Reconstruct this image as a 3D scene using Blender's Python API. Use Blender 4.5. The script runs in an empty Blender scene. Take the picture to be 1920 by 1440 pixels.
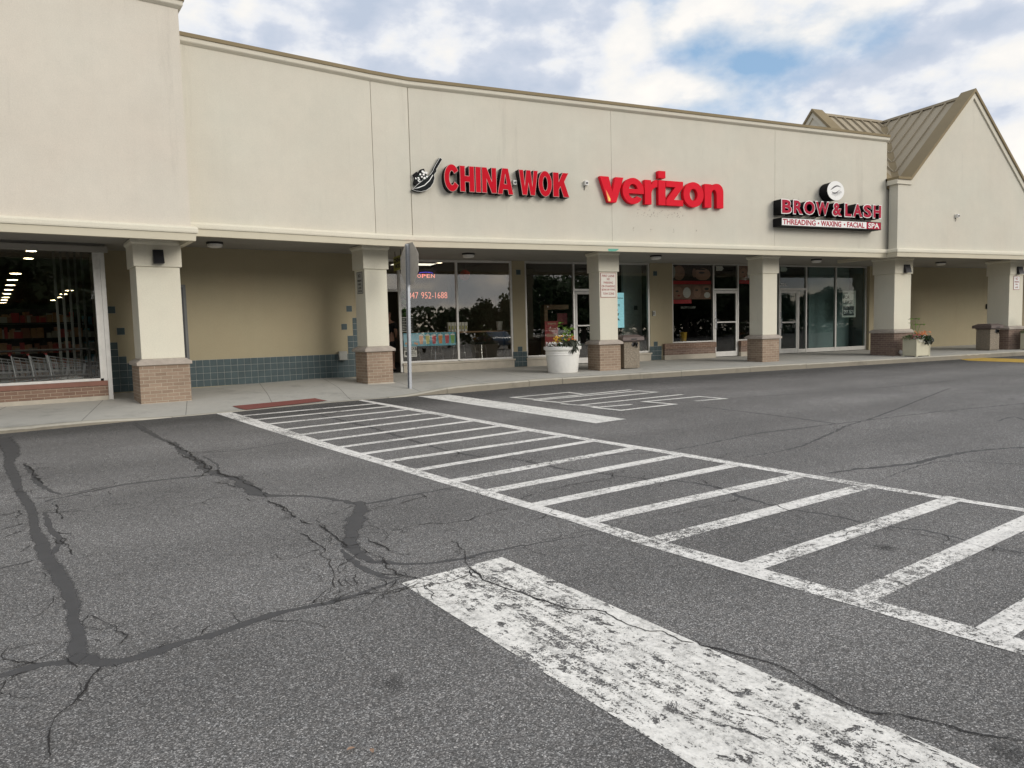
import bpy, bmesh, math, random
from math import sin, cos, pi, radians, sqrt
from mathutils import Matrix, Vector, noise as mnoise
random.seed(7)
SC = bpy.context.scene
COL = SC.collection
# ---------------------------------------------------------------- camera
TH, PI_, RO, CH, FPX = radians(23.384), radians(4.486), radians(-1.449), 1.212, 1331.0
_r = Vector((cos(TH), -sin(TH), 0)); _f0 = Vector((sin(TH), cos(TH), 0)); _u0 = Vector((0, 0, 1))
_f = _f0*cos(PI_) - _u0*sin(PI_); _u = _u0*cos(PI_) + _f0*sin(PI_)
_r2 = _r*cos(RO) + _u*sin(RO); _u2 = -_r*sin(RO) + _u*cos(RO)
cam_d = bpy.data.cameras.new('camera'); cam = bpy.data.objects.new('camera', cam_d); COL.objects.link(cam)
cam_d.sensor_width = 36; cam_d.lens = FPX/1920*36; cam_d.clip_start = 0.05; cam_d.clip_end = 3000
cam.matrix_world = Matrix(((_r2.x, _u2.x, -_f.x, 0), (_r2.y, _u2.y, -_f.y, 0), (_r2.z, _u2.z, -_f.z, CH), (0, 0, 0, 1)))
SC.camera = cam
# ---------------------------------------------------------------- light
SUN_AZ, SUN_EL = radians(150), radians(21)      # azimuth clockwise from +Y
sd = bpy.data.lights.new('sun', 'SUN'); sd.energy = 1.5; sd.angle = radians(26); sd.color = (1.0, .95, .88)
sun = bpy.data.objects.new('sun', sd); COL.objects.link(sun)
_sv = Vector((sin(SUN_AZ)*cos(SUN_EL), cos(SUN_AZ)*cos(SUN_EL), sin(SUN_EL)))
sun.rotation_euler = _sv.to_track_quat('Z', 'Y').to_euler()
SC.view_settings.view_transform = 'Standard'; SC.view_settings.look = 'None'
SC.view_settings.exposure = 0.08; SC.view_settings.gamma = 1.0
SC.cycles.transparent_max_bounces = 24; SC.cycles.max_bounces = 8
# ---------------------------------------------------------------- node helpers
class NT:
    def __init__(s, nt): s.nt = nt; s.n = nt.nodes; s.l = nt.links
    def node(s, t, **k):
        n = s.n.new(t)
        for a, v in k.items():
            if a.startswith('i_'):
                key = a[2:]; key = int(key) if key.isdigit() else key.replace('_', ' ')
                s.set(n.inputs[key], v)
            else: setattr(n, a, v)
        return n
    def set(s, inp, v):
        if hasattr(v, 'is_linked') or isinstance(v, bpy.types.NodeSocket): s.l.new(v, inp)
        else: inp.default_value = v
    def math(s, op, a, b=None, c=None, clamp=False):
        n = s.n.new('ShaderNodeMath'); n.operation = op; n.use_clamp = clamp
        s.set(n.inputs[0], a)
        if b is not None: s.set(n.inputs[1], b)
        if c is not None: s.set(n.inputs[2], c)
        return n.outputs[0]
    def mix(s, f, a, b, bt='MIX'):
        n = s.n.new('ShaderNodeMix'); n.data_type = 'RGBA'; n.blend_type = bt; n.clamp_result = False
        s.set(n.inputs[0], f); s.set(n.inputs[6], a if not isinstance(a, tuple) or len(a) == 4 else (*a, 1)); s.set(n.inputs[7], b if not isinstance(b, tuple) or len(b) == 4 else (*b, 1))
        return n.outputs[2]
    def ramp(s, f, stops, interp='LINEAR'):
        n = s.n.new('ShaderNodeValToRGB'); n.color_ramp.interpolation = interp
        el = n.color_ramp.elements
        while len(el) > 1: el.remove(el[-1])
        for i, (p, c) in enumerate(stops):
            e = el[0] if i == 0 else el.new(p)
            e.position = p; e.color = (*c, 1) if isinstance(c, tuple) else (c, c, c, 1)
        s.set(n.inputs[0], f); return n.outputs[0]
    def noise(s, vec, scale, detail=4, rough=.55, dist=0, out=0):
        n = s.node('ShaderNodeTexNoise'); n.inputs['Scale'].default_value = scale; n.inputs['Detail'].default_value = detail
        n.inputs['Roughness'].default_value = rough; n.inputs['Distortion'].default_value = dist
        if vec is not None: s.l.new(vec, n.inputs['Vector'])
        return n.outputs[out]
    def voro(s, vec, scale, feature='F1', out='Distance', rnd=1.0):
        n = s.node('ShaderNodeTexVoronoi'); n.feature = feature; n.inputs['Scale'].default_value = scale
        n.inputs['Randomness'].default_value = rnd
        s.l.new(vec, n.inputs['Vector']); return n.outputs[out]
    def mapping(s, vec, sc=(1, 1, 1), rot=(0, 0, 0), loc=(0, 0, 0)):
        n = s.node('ShaderNodeMapping'); n.inputs['Scale'].default_value = sc; n.inputs['Rotation'].default_value = rot; n.inputs['Location'].default_value = loc
        s.l.new(vec, n.inputs['Vector']); return n.outputs[0]
    def bump(s, h, strength=.3, dist=.01, nrm=None):
        n = s.node('ShaderNodeBump'); n.inputs['Strength'].default_value = strength; n.inputs['Distance'].default_value = dist
        s.l.new(h, n.inputs['Height'])
        if nrm is not None: s.l.new(nrm, n.inputs['Normal'])
        return n.outputs[0]
    def coord(s, k='Object'): return s.node('ShaderNodeTexCoord').outputs[k]
# ---------------------------------------------------------------- world: sky texture behind broken cloud
W = bpy.data.worlds.new('World'); SC.world = W; W.use_nodes = True
w = NT(W.node_tree); w.n.clear()
sky = w.node('ShaderNodeTexSky'); sky.sky_type = 'NISHITA'; sky.sun_disc = False
sky.sun_elevation = SUN_EL; sky.sun_rotation = SUN_AZ; sky.air_density = 1.0; sky.dust_density = .6
skyc = w.mix(1.0, sky.outputs[0], (.10, .10, .10, 1), 'MULTIPLY')
gen = w.coord('Generated')
RT = (0, 0, radians(20))
P = w.mapping(gen, sc=(4.2, 4.2, 7.4), rot=RT, loc=(8.3, 2.4, 3.1))
big = w.noise(P, 1.0, 7, .48, .0)
big2 = w.noise(P, .42, 2, .5, .0)
fine_ = w.noise(P, 5.0, 5, .6, .0)
den = w.math('ADD', w.math('MULTIPLY', big, .74), w.math('MULTIPLY', big2, .28)); den = w.math('ADD', den, w.math('MULTIPLY', w.math('SUBTRACT', fine_, .5), .045))
cov = w.ramp(den, [(.365, 0.0), (.41, .45), (.46, .95), (.51, 1.0)])
lit = w.noise(w.mapping(gen, sc=(4.2, 4.2, 7.4), rot=RT, loc=(8.4, 2.46, 2.96)), 1.0, 6, .48, .0)
edge = w.math('SUBTRACT', big, lit)      # puffs lit from one side
shp = w.math('ADD', w.math('MULTIPLY', edge, 2.4), w.math('MULTIPLY', w.math('SUBTRACT', fine_, .5), .35)); shp = w.math('ADD', shp, w.math('MULTIPLY', w.math('SUBTRACT', .54, den), .8))
litr = w.ramp(w.math('ADD', shp, .5), [(.26, (.50, .57, .69)), (.42, (.61, .66, .76)), (.53, (.80, .82, .86)), (.64, (.90, .885, .86)), (.80, (.98, .945, .895))])
skyb = w.mix(.6, skyc, (.38, .60, .88, 1))
skyc2 = w.mix(cov, skyb, litr)
# low evening sun behind thin cloud: broad warm glow on that side of the sky
dt = w.node('ShaderNodeVectorMath'); dt.operation = 'DOT_PRODUCT'; w.l.new(gen, dt.inputs[0]); dt.inputs[1].default_value = (sin(SUN_AZ)*cos(radians(12)), cos(SUN_AZ)*cos(radians(12)), sin(radians(12)))
gl_ = w.math('POWER', w.math('MAXIMUM', dt.outputs[1], 0.0), 2.5)
skyc2 = w.mix(w.math('MULTIPLY', gl_, .9), skyc2, w.mix(1.0, skyc2, (1.55, 1.40, 1.20, 1), 'MULTIPLY'))
bg = w.node('ShaderNodeBackground'); w.l.new(skyc2, bg.inputs[0]); bg.inputs[1].default_value = 1.0
wo = w.node('ShaderNodeOutputWorld'); w.l.new(bg.outputs[0], wo.inputs[0])
# ---------------------------------------------------------------- materials
MATS = {}
def newmat(name):
    m = bpy.data.materials.new(name); m.use_nodes = True; t = NT(m.node_tree); t.n.clear()
    p = t.node('ShaderNodeBsdfPrincipled'); o = t.node('ShaderNodeOutputMaterial'); t.l.new(p.outputs[0], o.inputs[0])
    MATS[name] = m
    return m, t, p, o
def C4(c): return (c[0], c[1], c[2], 1)
def simple(name, col, rough=.6, metal=0.0, var=.06, scale=6.0, bump=0.0, bscale=60, emit=None, estr=0, spec=.5):
    m, t, p, o = newmat(name)
    co = t.coord()
    n = t.noise(co, scale, 5, .6)
    f = t.math('MULTIPLY_ADD', n, 2*var*2, 1-2*var)
    vm = t.node('ShaderNodeVectorMath'); vm.operation = 'SCALE'; vm.inputs[0].default_value = col; t.l.new(f, vm.inputs[3])
    t.l.new(vm.outputs[0], p.inputs['Base Color'])
    p.inputs['Roughness'].default_value = rough; p.inputs['Metallic'].default_value = metal
    p.inputs['Specular IOR Level'].default_value = spec
    if bump: t.l.new(t.bump(t.noise(co, bscale, 3, .6), bump, .01), p.inputs['Normal'])
    if emit:
        p.inputs['Emission Color'].default_value = C4(emit); p.inputs['Emission Strength'].default_value = estr
    return m
def stucco(name, col, blotch=.07, bump=.35, stain=.0):
    m, t, p, o = newmat(name)
    co = t.coord()
    a = t.noise(co, .55, 5, .6); b = t.noise(co, 3.0, 5, .65); c = t.noise(co, 55, 3, .7); g = t.noise(co, 160, 2, .6)
    v = t.math('ADD', t.math('MULTIPLY', t.math('SUBTRACT', a, .5), blotch*2.6), t.math('MULTIPLY', t.math('SUBTRACT', b, .5), blotch*1.5))
    v = t.math('ADD', v, t.math('MULTIPLY', t.math('SUBTRACT', c, .5), .22))
    # faint vertical run-off streaks
    st = t.noise(t.mapping(co, sc=(5, 5, .35)), 1.0, 5, .7)
    v = t.math('ADD', v, t.math('MULTIPLY', t.math('SUBTRACT', st, .5), .05+stain))
    rs = t.ramp(t.noise(t.mapping(co, sc=(2.6, 2.6, .22), loc=(4, 1, 0)), 1.0, 6, .72), [(.60, 0.0), (.74, .10)])   # sparse weather runs
    v = t.math('SUBTRACT', t.math('ADD', v, 1.0), rs)
    vm = t.node('ShaderNodeVectorMath'); vm.operation = 'SCALE'; t.l.new(v, vm.inputs[3])
    hue = t.mix(t.noise(co, .8, 3, .5), (col[0]*1.03, col[1]*.99, col[2]*.97), (col[0]*.97, col[1]*1.0, col[2]*1.0))
    t.l.new(hue, vm.inputs[0]); t.l.new(vm.outputs[0], p.inputs['Base Color'])
    p.inputs['Roughness'].default_value = .95; p.inputs['Specular IOR Level'].default_value = .2
    h = t.math('ADD', c, t.math('MULTIPLY', g, .6)); t.l.new(t.bump(h, bump, .008), p.inputs['Normal'])
    return m
stucco('stucco_wall', (.625, .60, .52), stain=.015)
stucco('stucco_left', (.655, .615, .54), stain=.01)
stucco('stucco_cream', (.72, .69, .58), .05)
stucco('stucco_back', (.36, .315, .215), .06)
stucco('stucco_trim', (.64, .61, .52), .05, .2)
simple('edge_metal', (.60, .555, .43), .5, 0, .05, 1.2)
simple('coping_metal', (.255, .205, .125), .75, .0, .08, 1.0, spec=.15)
simple('roof_metal', (.37, .32, .235), .65, .0, .08, .8, spec=.2)
simple('soffit_paint', (.30, .285, .255), .8, 0, .08, 1.5)
simple('aluminium', (.52, .51, .48), .38, .55, .05, 5)
simple('white_metal', (.62, .61, .58), .5, .1, .1, 8)
simple('dark_metal', (.02, .02, .022), .4, .3, .1, 20)
simple('bronze_lamp', (.022, .022, .026), .45, .2, .1, 20)
simple('galvanised', (.40, .42, .45), .5, .45, .12, 25)
simple('sign_back', (.46, .43, .385), .7, 0, .14, 5, spec=.2)
simple('door_grey', (.14, .145, .14), .6, 0, .1, 4)
simple('red_face', (.56, .006, .02), .6, 0, .12, 3, spec=.08)
simple('red_letter', (.72, .012, .03), .6, 0, .05, 6, spec=.1)
simple('maroon_face', (.42, .022, .05), .6, 0, .05, 6, spec=.1)
simple('sign_black', (.008, .008, .009), .6, 0, .1, 10, spec=.12)
simple('sign_white', (.82, .82, .80), .35, 0, .03, 10)
simple('letter_rim', (.62, .36, .33), .5, 0, .03, 10)
simple('wok_black', (.010, .012, .013), .6, 0, .1, 10, spec=.12)
simple('green_dark', (.02, .07, .04), .5, 0, .1, 10)
simple('orange_bit', (.6, .2, .05), .5, 0, .1, 10)
simple('flare_orange', (.85, .28, .02), .4, 0, .1, 10)
simple('flare_yellow', (.95, .62, .08), .4, 0, .1, 10)
simple('stone_cap', (.42, .37, .32), .85, 0, .14, 9, .2, 80)
simple('sill_stone', (.44, .40, .33), .8, 0, .12, 6, .2, 60)
simple('pot_white', (.80, .79, .75), .45, 0, .05, 12)
simple('planter_cream', (.60, .57, .43), .7, 0, .05, 6)
simple('bin_lid', (.13, .10, .09), .5, 0, .12, 14)
simple('bag_black', (.015, .015, .017), .3, 0, .2, 30)
simple('soil', (.04, .028, .02), .95, 0, .3, 30, .5, 60)
simple('leaf_green', (.05, .13, .025), .5, 0, .3, 18)
simple('leaf_lime', (.13, .24, .03), .5, 0, .25, 12)
simple('leaf_dark', (.03, .035, .022), .5, 0, .3, 14)
simple('petal_white', (.75, .75, .72), .6, 0, .05, 20)
simple('petal_orange', (.65, .16, .03), .6, 0, .3, 20)
simple('petal_yellow', (.62, .38, .03), .6, 0, .2, 20)
simple('petal_pink', (.42, .08, .12), .6, 0, .2, 20)
simple('sign_red_text', (.34, .06, .05), .6, 0, .15, 20)
simple('sign_face', (.70, .67, .60), .5, 0, .06, 14)
simple('tape_green', (.09, .38, .28), .5, 0, .08, 8)
simple('plastic_white', (.72, .71, .68), .45, 0, .06, 14)
simple('grey_box', (.42, .42, .38), .5, 0, .08, 14)
simple('tile_slate', (.055, .082, .088), .45, 0, .2, 5, spec=.25)
simple('grout', (.36, .37, .35), .85, 0, .1, 20)
simple('mat_red', (.235, .075, .062), .8, 0, .12, 14, .5, 70)
simple('interior_dark', (.045, .043, .04), .8, 0, .1, 1)
simple('interior_wall', (.12, .10, .07), .8, 0, .1, 1)
simple('interior_pale', (.35, .36, .33), .8, 0, .1, 1)
simple('interior_teal', (.20, .26, .26), .7, 0, .12, 1.2)
simple('interior_floor', (.03, .027, .025), .6, 0, .1, 2)
simple('wood', (.30, .17, .08), .5, 0, .15, 8)
simple('chrome', (.75, .75, .75), .15, 1, .03, 4)
simple('seat_black', (.02, .02, .02), .4, 0, .1, 5)
simple('poster_blue', (.16, .46, .60), .5, 0, .2, 5)
simple('poster_red', (.35, .03, .035), .5, 0, .08, 5)
simple('poster_bright_red', (.55, .02, .03), .5, 0, .05, 5)
simple('skin_a', (.42, .24, .17), .6, 0, .2, 6)
simple('skin_b', (.30, .17, .12), .6, 0, .25, 6)
simple('hair_dark', (.025, .015, .012), .6, 0, .2, 10)
simple('paper', (.74, .73, .68), .6, 0, .05, 12)
simple('paper_dark', (.05, .05, .055), .6, 0, .1, 12)
simple('yellow_green', (.36, .36, .10), .5, 0, .1, 8)
simple('cup_red', (.62, .10, .12), .4, 0, .1, 8)
simple('cup_orange', (.75, .32, .10), .4, 0, .1, 8)
simple('cup_yellow', (.72, .68, .28), .4, 0, .1, 8)
simple('cup_green', (.25, .48, .14), .4, 0, .1, 8)
simple('lamp_glow', (.9, .85, .7), .5, 0, 0, 1, emit=(1, .86, .62), estr=5)
simple('store_lamp', (.9, .85, .7), .5, 0, 0, 1, emit=(1, .80, .48), estr=24)
simple('troffer_glow', (.9, .9, .8), .5, 0, 0, 1, emit=(1, .95, .8), estr=1.6)
simple('neon_red', (.9, .2, .2), .5, 0, 0, 1, emit=(1, .16, .12), estr=1.7)
simple('neon_pale', (.9, .3, .25), .5, 0, 0, 1, emit=(1, .30, .20), estr=1.2)
simple('neon_blue', (.2, .2, .9), .5, 0, 0, 1, emit=(.15, .12, 1), estr=1.2)
simple('screen_blue', (.2, .5, .6), .5, 0, .1, 2, emit=(.35, .72, .80), estr=.75)
simple('trunk_bark', (.07, .055, .042), .9, 0, .3, 8, .5, 30)
simple('tree_leaf', (.045, .075, .025), .7, 0, .4, 3)
simple('brick_far', (.24, .12, .09), .9, 0, .2, 3)
simple('car_white', (.6, .6, .6), .2, .1, .02, 1)
simple('car_grey', (.16, .17, .18), .2, .4, .02, 1)
simple('car_blue', (.06, .1, .16), .2, .3, .02, 1)
simple('car_glass', (.02, .025, .03), .05, 0, .02, 1)
simple('tyre', (.02, .02, .02), .8, 0, .1, 8)
simple('cloth_black', (.012, .012, .013), .8, 0, .1, 8)
simple('blind_grey', (.17, .18, .175), .6, 0, .12, 3)
simple('yellow_paint', (.62, .40, .05), .7, 0, .12, 6)
simple('leaf_dry', (.33, .21, .14), .8, 0, .2, 30)
def mk_brick(name, c1, c2, mortar, var=.25):
    m, t, p, o = newmat(name)
    uv = t.node('ShaderNodeUVMap').outputs[0]
    def bk(a, b, mo):
        n = t.node('ShaderNodeTexBrick'); n.offset = .5
        n.inputs['Scale'].default_value = 1; n.inputs['Brick Width'].default_value = .203; n.inputs['Row Height'].default_value = .0675
        n.inputs['Mortar Size'].default_value = .0055; n.inputs['Mortar Smooth'].default_value = .15; n.inputs['Bias'].default_value = -.1
        n.inputs['Color1'].default_value = C4(a); n.inputs['Color2'].default_value = C4(b); n.inputs['Mortar'].default_value = C4(mo)
        t.l.new(uv, n.inputs['Vector']); return n
    b = bk(c1, c2, mortar)
    co = t.coord(); n1 = t.noise(co, 2.2, 4, .6); n2 = t.noise(co, 60, 3, .7)
    f = t.math('ADD', t.math('MULTIPLY', n1, var*2), t.math('MULTIPLY', n2, .35)); f = t.math('ADD', f, 1-var-.175)
    vm = t.node('ShaderNodeVectorMath'); vm.operation = 'SCALE'; t.l.new(b.outputs[0], vm.inputs[0]); t.l.new(f, vm.inputs[3])
    t.l.new(vm.outputs[0], p.inputs['Base Color']); p.inputs['Roughness'].default_value = .9; p.inputs['Specular IOR Level'].default_value = .25
    hh = t.math('ADD', t.math('MULTIPLY', t.math('SUBTRACT', 1.0, b.outputs[1]), 1.0), t.math('MULTIPLY', n2, .3))
    t.l.new(t.bump(hh, .6, .006), p.inputs['Normal'])
    return m
mk_brick('brick_tan', (.335, .25, .185), (.255, .185, .135), (.43, .37, .29))
mk_brick('brick_brown', (.23, .165, .13), (.175, .12, .10), (.32, .26, .21))
mk_brick('brick_red', (.235, .155, .115), (.19, .12, .09), (.36, .29, .22))
# glass: clear pane that mirrors the sky and trees across the lot
def mk_glass(name, tint, ior=1.75, rough=.0):
    m, t, p, o = newmat(name); t.n.remove(p)
    tr = t.node('ShaderNodeBsdfTransparent'); tr.inputs[0].default_value = C4(tint)
    gl = t.node('ShaderNodeBsdfGlossy'); gl.inputs['Roughness'].default_value = rough; gl.inputs['Color'].default_value = (1, .97, .92, 1)
    wv = t.bump(t.noise(t.coord(), .8, 2, .5), .06, .02); t.l.new(wv, gl.inputs['Normal'])
    fr = t.node('ShaderNodeFresnel'); bf = t.node('ShaderNodeNewGeometry').outputs['Backfacing']
    t.l.new(t.math('ADD', ior, t.math('MULTIPLY', bf, 1.0/ior-ior)), fr.inputs['IOR'])   # same mirror strength on both faces of the pane
    ms = t.node('ShaderNodeMixShader'); t.l.new(fr.outputs[0], ms.inputs[0]); t.l.new(tr.outputs[0], ms.inputs[1]); t.l.new(gl.outputs[0], ms.inputs[2])
    t.l.new(ms.outputs[0], o.inputs[0]); return m
mk_glass('glass', (.92, .92, .90), 1.95)
mk_glass('glass_store', (.90, .90, .88), 1.65)
mk_glass('glass_dark', (.86, .87, .86), 1.5)
mk_glass('glass_film', (.82, .87, .86), 1.45)
# concrete
def mk_concrete(name, col, joints=True):
    m, t, p, o = newmat(name); co = t.coord()
    a = t.noise(co, .5, 6, .6); b = t.noise(co, 6, 5, .65); c = t.noise(co, 120, 2, .6)
    f = t.math('ADD', t.math('MULTIPLY', a, .34), t.math('MULTIPLY', b, .22)); f = t.math('ADD', f, t.math('MULTIPLY', c, .16)); f = t.math('ADD', f, .64)
    st = t.ramp(t.noise(t.mapping(co, sc=(1, 1, 1), loc=(3, 9, 1)), 1.3, 6, .7), [(.55, 1.0), (.72, .72)])
    f = t.math('MULTIPLY', f, st)
    h = t.math('ADD', t.math('MULTIPLY', b, .5), c)
    gum = t.ramp(t.voro(co, 3.2), [(.035, .62), (.05, 1.0)]); f = t.math('MULTIPLY', f, gum)
    if joints:
        s = t.node('ShaderNodeSeparateXYZ'); t.l.new(co, s.inputs[0])
        j = t.math('PINGPONG', t.math('ADD', s.outputs[0], .35), .76)
        jm = t.math('GREATER_THAN', j, .008)
        jm = t.math('MULTIPLY_ADD', jm, .45, .55)
        f = t.math('MULTIPLY', f, jm)
    vm = t.node('ShaderNodeVectorMath'); vm.operation = 'SCALE'; vm.inputs[0].default_value = col; t.l.new(f, vm.inputs[3])
    t.l.new(vm.outputs[0], p.inputs['Base Color']); p.inputs['Roughness'].default_value = .9; p.inputs['Specular IOR Level'].default_value = .3
    t.l.new(t.bump(h, .3, .006), p.inputs['Normal']); return m
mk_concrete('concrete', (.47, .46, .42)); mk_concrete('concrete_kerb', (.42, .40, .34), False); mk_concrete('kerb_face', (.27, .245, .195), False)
# asphalt
m, t, p, o = newmat('asphalt'); co = t.coord()
warp = t.node('ShaderNodeVectorMath'); warp.operation = 'ADD'
v1 = t.voro(co, 185, out='Color'); v1 = t.node('ShaderNodeSeparateColor', i_0=v1).outputs[0]
v2 = t.voro(co, 420, out='Color'); v2 = t.node('ShaderNodeSeparateColor', i_0=v2).outputs[0]
d1 = t.voro(co, 185)
nf = t.noise(co, 70, 4, .8)
chip = t.ramp(v1, [(0.0, .38), (.42, .68), (.70, .95), (.84, 1.42), (.95, 2.0), (1.0, 2.7)])
chip2 = t.ramp(v2, [(0.0, .68), (.6, .95), (.9, 1.25), (1.0, 1.8)])
f = t.math('MULTIPLY', t.math('MULTIPLY', chip, chip2), t.math('MULTIPLY_ADD', nf, .9, .55))
big = t.noise(co, .35, 5, .6); mid = t.noise(co, 1.6, 6, .65)
strk = t.noise(t.mapping(co, sc=(.45, 2.6, 1), rot=(0, 0, radians(-10))), 1.0, 5, .6)
lf = t.math('ADD', t.math('MULTIPLY', big, .80), t.math('MULTIPLY', mid, .36)); lf = t.math('ADD', lf, t.math('MULTIPLY', strk, .32)); lf = t.math('ADD', lf, .27)
s = t.node('ShaderNodeSeparateXYZ'); t.l.new(co, s.inputs[0])
yk = t.math('ADD', s.outputs[1], t.math('MULTIPLY', t.math('SUBTRACT', mid, .5), 2.5)); yk = t.math('SUBTRACT', yk, t.math('MULTIPLY', t.math('MINIMUM', s.outputs[0], 9.0), .17))
damp = t.ramp(t.math('DIVIDE', yk, 20.0), [(.55, 1.0), (.655, .48)])
lf = t.math('MULTIPLY', lf, damp)
oil = t.voro(t.mapping(co, loc=(.4, .7, 0)), 1.15); oilm = t.math('MULTIPLY', t.ramp(t.math('ADD', oil, t.math('MULTIPLY', t.math('SUBTRACT', nf, .5), .10)), [(.05, .55), (.11, 0.0)]), t.ramp(t.noise(co, .9, 2, .5), [(.52, 0.0), (.58, 1.0)]))
lf = t.math('MULTIPLY', lf, t.math('SUBTRACT', 1.0, oilm))
# faint tyre lanes running along the shop front
ln = t.math('SINE', t.math('MULTIPLY', t.math('SUBTRACT', s.outputs[1], t.math('MULTIPLY', s.outputs[0], .10)), 3.3)); ln = t.math('MULTIPLY', ln, t.math('MULTIPLY', big, .16)); lf = t.math('MULTIPLY', lf, t.math('ADD', 1.0, ln))
f = t.math('MULTIPLY', f, lf)
vm = t.node('ShaderNodeVectorMath'); vm.operation = 'SCALE'; t.l.new(f, vm.inputs[3])
t.l.new(t.mix(t.noise(co, 25, 3, .6), (.200, .188, .176), (.180, .182, .182)), vm.inputs[0])
t.l.new(vm.outputs[0], p.inputs['Base Color']); p.inputs['Roughness'].default_value = .85; p.inputs['Specular IOR Level'].default_value = .35
t.l.new(t.bump(t.math('ADD', t.math('MULTIPLY', d1, -1.0), t.math('MULTIPLY', nf, .35)), .45, .006), p.inputs['Normal'])
# worn paint: alpha from wear, edges frayed (UV 'edge' v runs 0..1 across the stripe)
def mk_paint(name, col, wear, holes, streak=.0, hole_scale=5.0, band=0.0):
    m, t, p, o = newmat(name); co = t.coord(); uv = t.node('ShaderNodeUVMap'); uv.uv_map = 'UVMap'
    ed = t.node('ShaderNodeUVMap'); ed.uv_map = 'edge'
    se = t.node('ShaderNodeSeparateXYZ'); t.l.new(ed.outputs[0], se.inputs[0])
    fine = t.noise(co, 85, 3, .75); md = t.noise(co, 20, 5, .7); hl = t.noise(t.mapping(uv.outputs[0], sc=(hole_scale, hole_scale*1.5, 1)), 1.0, 7, .72, .4)
    reg = t.noise(co, 1.1, 3, .5)
    stk = t.noise(t.mapping(uv.outputs[0], sc=(1.6, 26, 1)), 1.0, 3, .6)
    dedge = t.math('MINIMUM', se.outputs[1], t.math('SUBTRACT', 1.0, se.outputs[1]))
    # score: higher = paint present
    sc1 = t.math('ADD', t.math('MULTIPLY', fine, .55), t.math('MULTIPLY', md, .45))
    sc1 = t.math('ADD', sc1, t.math('MULTIPLY', t.math('SUBTRACT', stk, .5), streak))
    thr = t.math('ADD', wear, t.math('MULTIPLY', t.math('SUBTRACT', reg, .5), .32))
    thr = t.math('ADD', thr, t.ramp(dedge, [(0.0, .06), (.015, -.04), (.10, -.05), (.2, 0.0)]))
    thr = t.math('ADD', thr, t.ramp(se.outputs[1], [(0.0, band*.0), (.18, band*.35), (.45, band), (.7, band*.8), (.93, band*.1)])) if band else thr
    a1 = t.ramp(t.math('ADD', t.math('SUBTRACT', sc1, thr), .5), [(.485, 0.0), (.53, 1.0)])
    a2 = t.ramp(t.math('ADD', t.math('SUBTRACT', hl, holes), .5), [(.49, 0.0), (.505, 1.0)])
    al = t.math('MULTIPLY', a1, a2)
    dirt = t.math('MULTIPLY_ADD', md, .8, .50); dirt = t.math('MULTIPLY', dirt, t.math('MULTIPLY_ADD', stk, .35, .82))
    dirt = t.math('MULTIPLY', dirt, t.math('MULTIPLY_ADD', fine, .35, .82))
    thin = t.ramp(t.math('ADD', t.math('MULTIPLY', t.noise(co, 34, 6, .75), .6), t.math('MULTIPLY', t.noise(t.mapping(uv.outputs[0], sc=(3, 8, 1), loc=(5, 2, 0)), 1.0, 5, .7), .4)), [(.42, 1.0), (.52, .86), (.60, .58)])
    dirt = t.math('MULTIPLY', dirt, thin)
    vm = t.node('ShaderNodeVectorMath'); vm.operation = 'SCALE'; vm.inputs[0].default_value = col; t.l.new(dirt, vm.inputs[3])
    t.l.new(vm.outputs[0], p.inputs['Base Color']); p.inputs['Roughness'].default_value = .8
    t.l.new(t.bump(t.math('ADD', fine, t.math('MULTIPLY', stk, .8)), .4, .004), p.inputs['Normal'])
    tr = t.node('ShaderNodeBsdfTransparent'); ms = t.node('ShaderNodeMixShader')
    t.l.new(al, ms.inputs[0]); t.l.new(tr.outputs[0], ms.inputs[1]); t.l.new(p.outputs[0], ms.inputs[2]); t.l.new(ms.outputs[0], o.inputs[0])
    return m
mk_paint('paint_bar', (.93, .91, .855), .39, .42, .42, 8, .06)
mk_paint('paint_line', (.93, .91, .865), .42, .36, .14, 10)
mk_paint('paint_far', (.90, .89, .84), .38, .30, .30, 6)
mk_paint('paint_yellow', (.62, .40, .06), .30, .22, .1, 5)
# crack sealant: dull tar with soft ragged edge
def mk_tar(name, col, thr=.5):
    m, t, p, o = newmat(name); co = t.coord(); ed = t.node('ShaderNodeUVMap'); ed.uv_map = 'edge'
    se = t.node('ShaderNodeSeparateXYZ'); t.l.new(ed.outputs[0], se.inputs[0])
    dedge = t.math('MINIMUM', se.outputs[1], t.math('SUBTRACT', 1.0, se.outputs[1]))
    fine = t.noise(co, 60, 4, .8); md = t.noise(co, 9, 4, .6)
    sco = t.math('ADD', t.math('MULTIPLY', dedge, 1.5), t.math('MULTIPLY', fine, .55)); sco = t.math('ADD', sco, t.math('MULTIPLY', md, .35))
    al = t.ramp(sco, [(thr, 0.0), (thr+.26, .90 if thr < 0 else .84)])
    vm = t.node('ShaderNodeVectorMath'); vm.operation = 'SCALE'; vm.inputs[0].default_value = col; t.l.new(t.math('MULTIPLY_ADD', md, .5, .75), vm.inputs[3])
    t.l.new(vm.outputs[0], p.inputs['Base Color']); p.inputs['Roughness'].default_value = .7
    t.l.new(t.bump(fine, .15, .003), p.inputs['Normal'])
    tr = t.node('ShaderNodeBsdfTransparent'); ms = t.node('ShaderNodeMixShader')
    t.l.new(al, ms.inputs[0]); t.l.new(tr.outputs[0], ms.inputs[1]); t.l.new(p.outputs[0], ms.inputs[2]); t.l.new(ms.outputs[0], o.inputs[0])
mk_tar('tar', (.076, .075, .076), .50)
mk_tar('crack_black', (.006, .005, .005), -.3)
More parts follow.
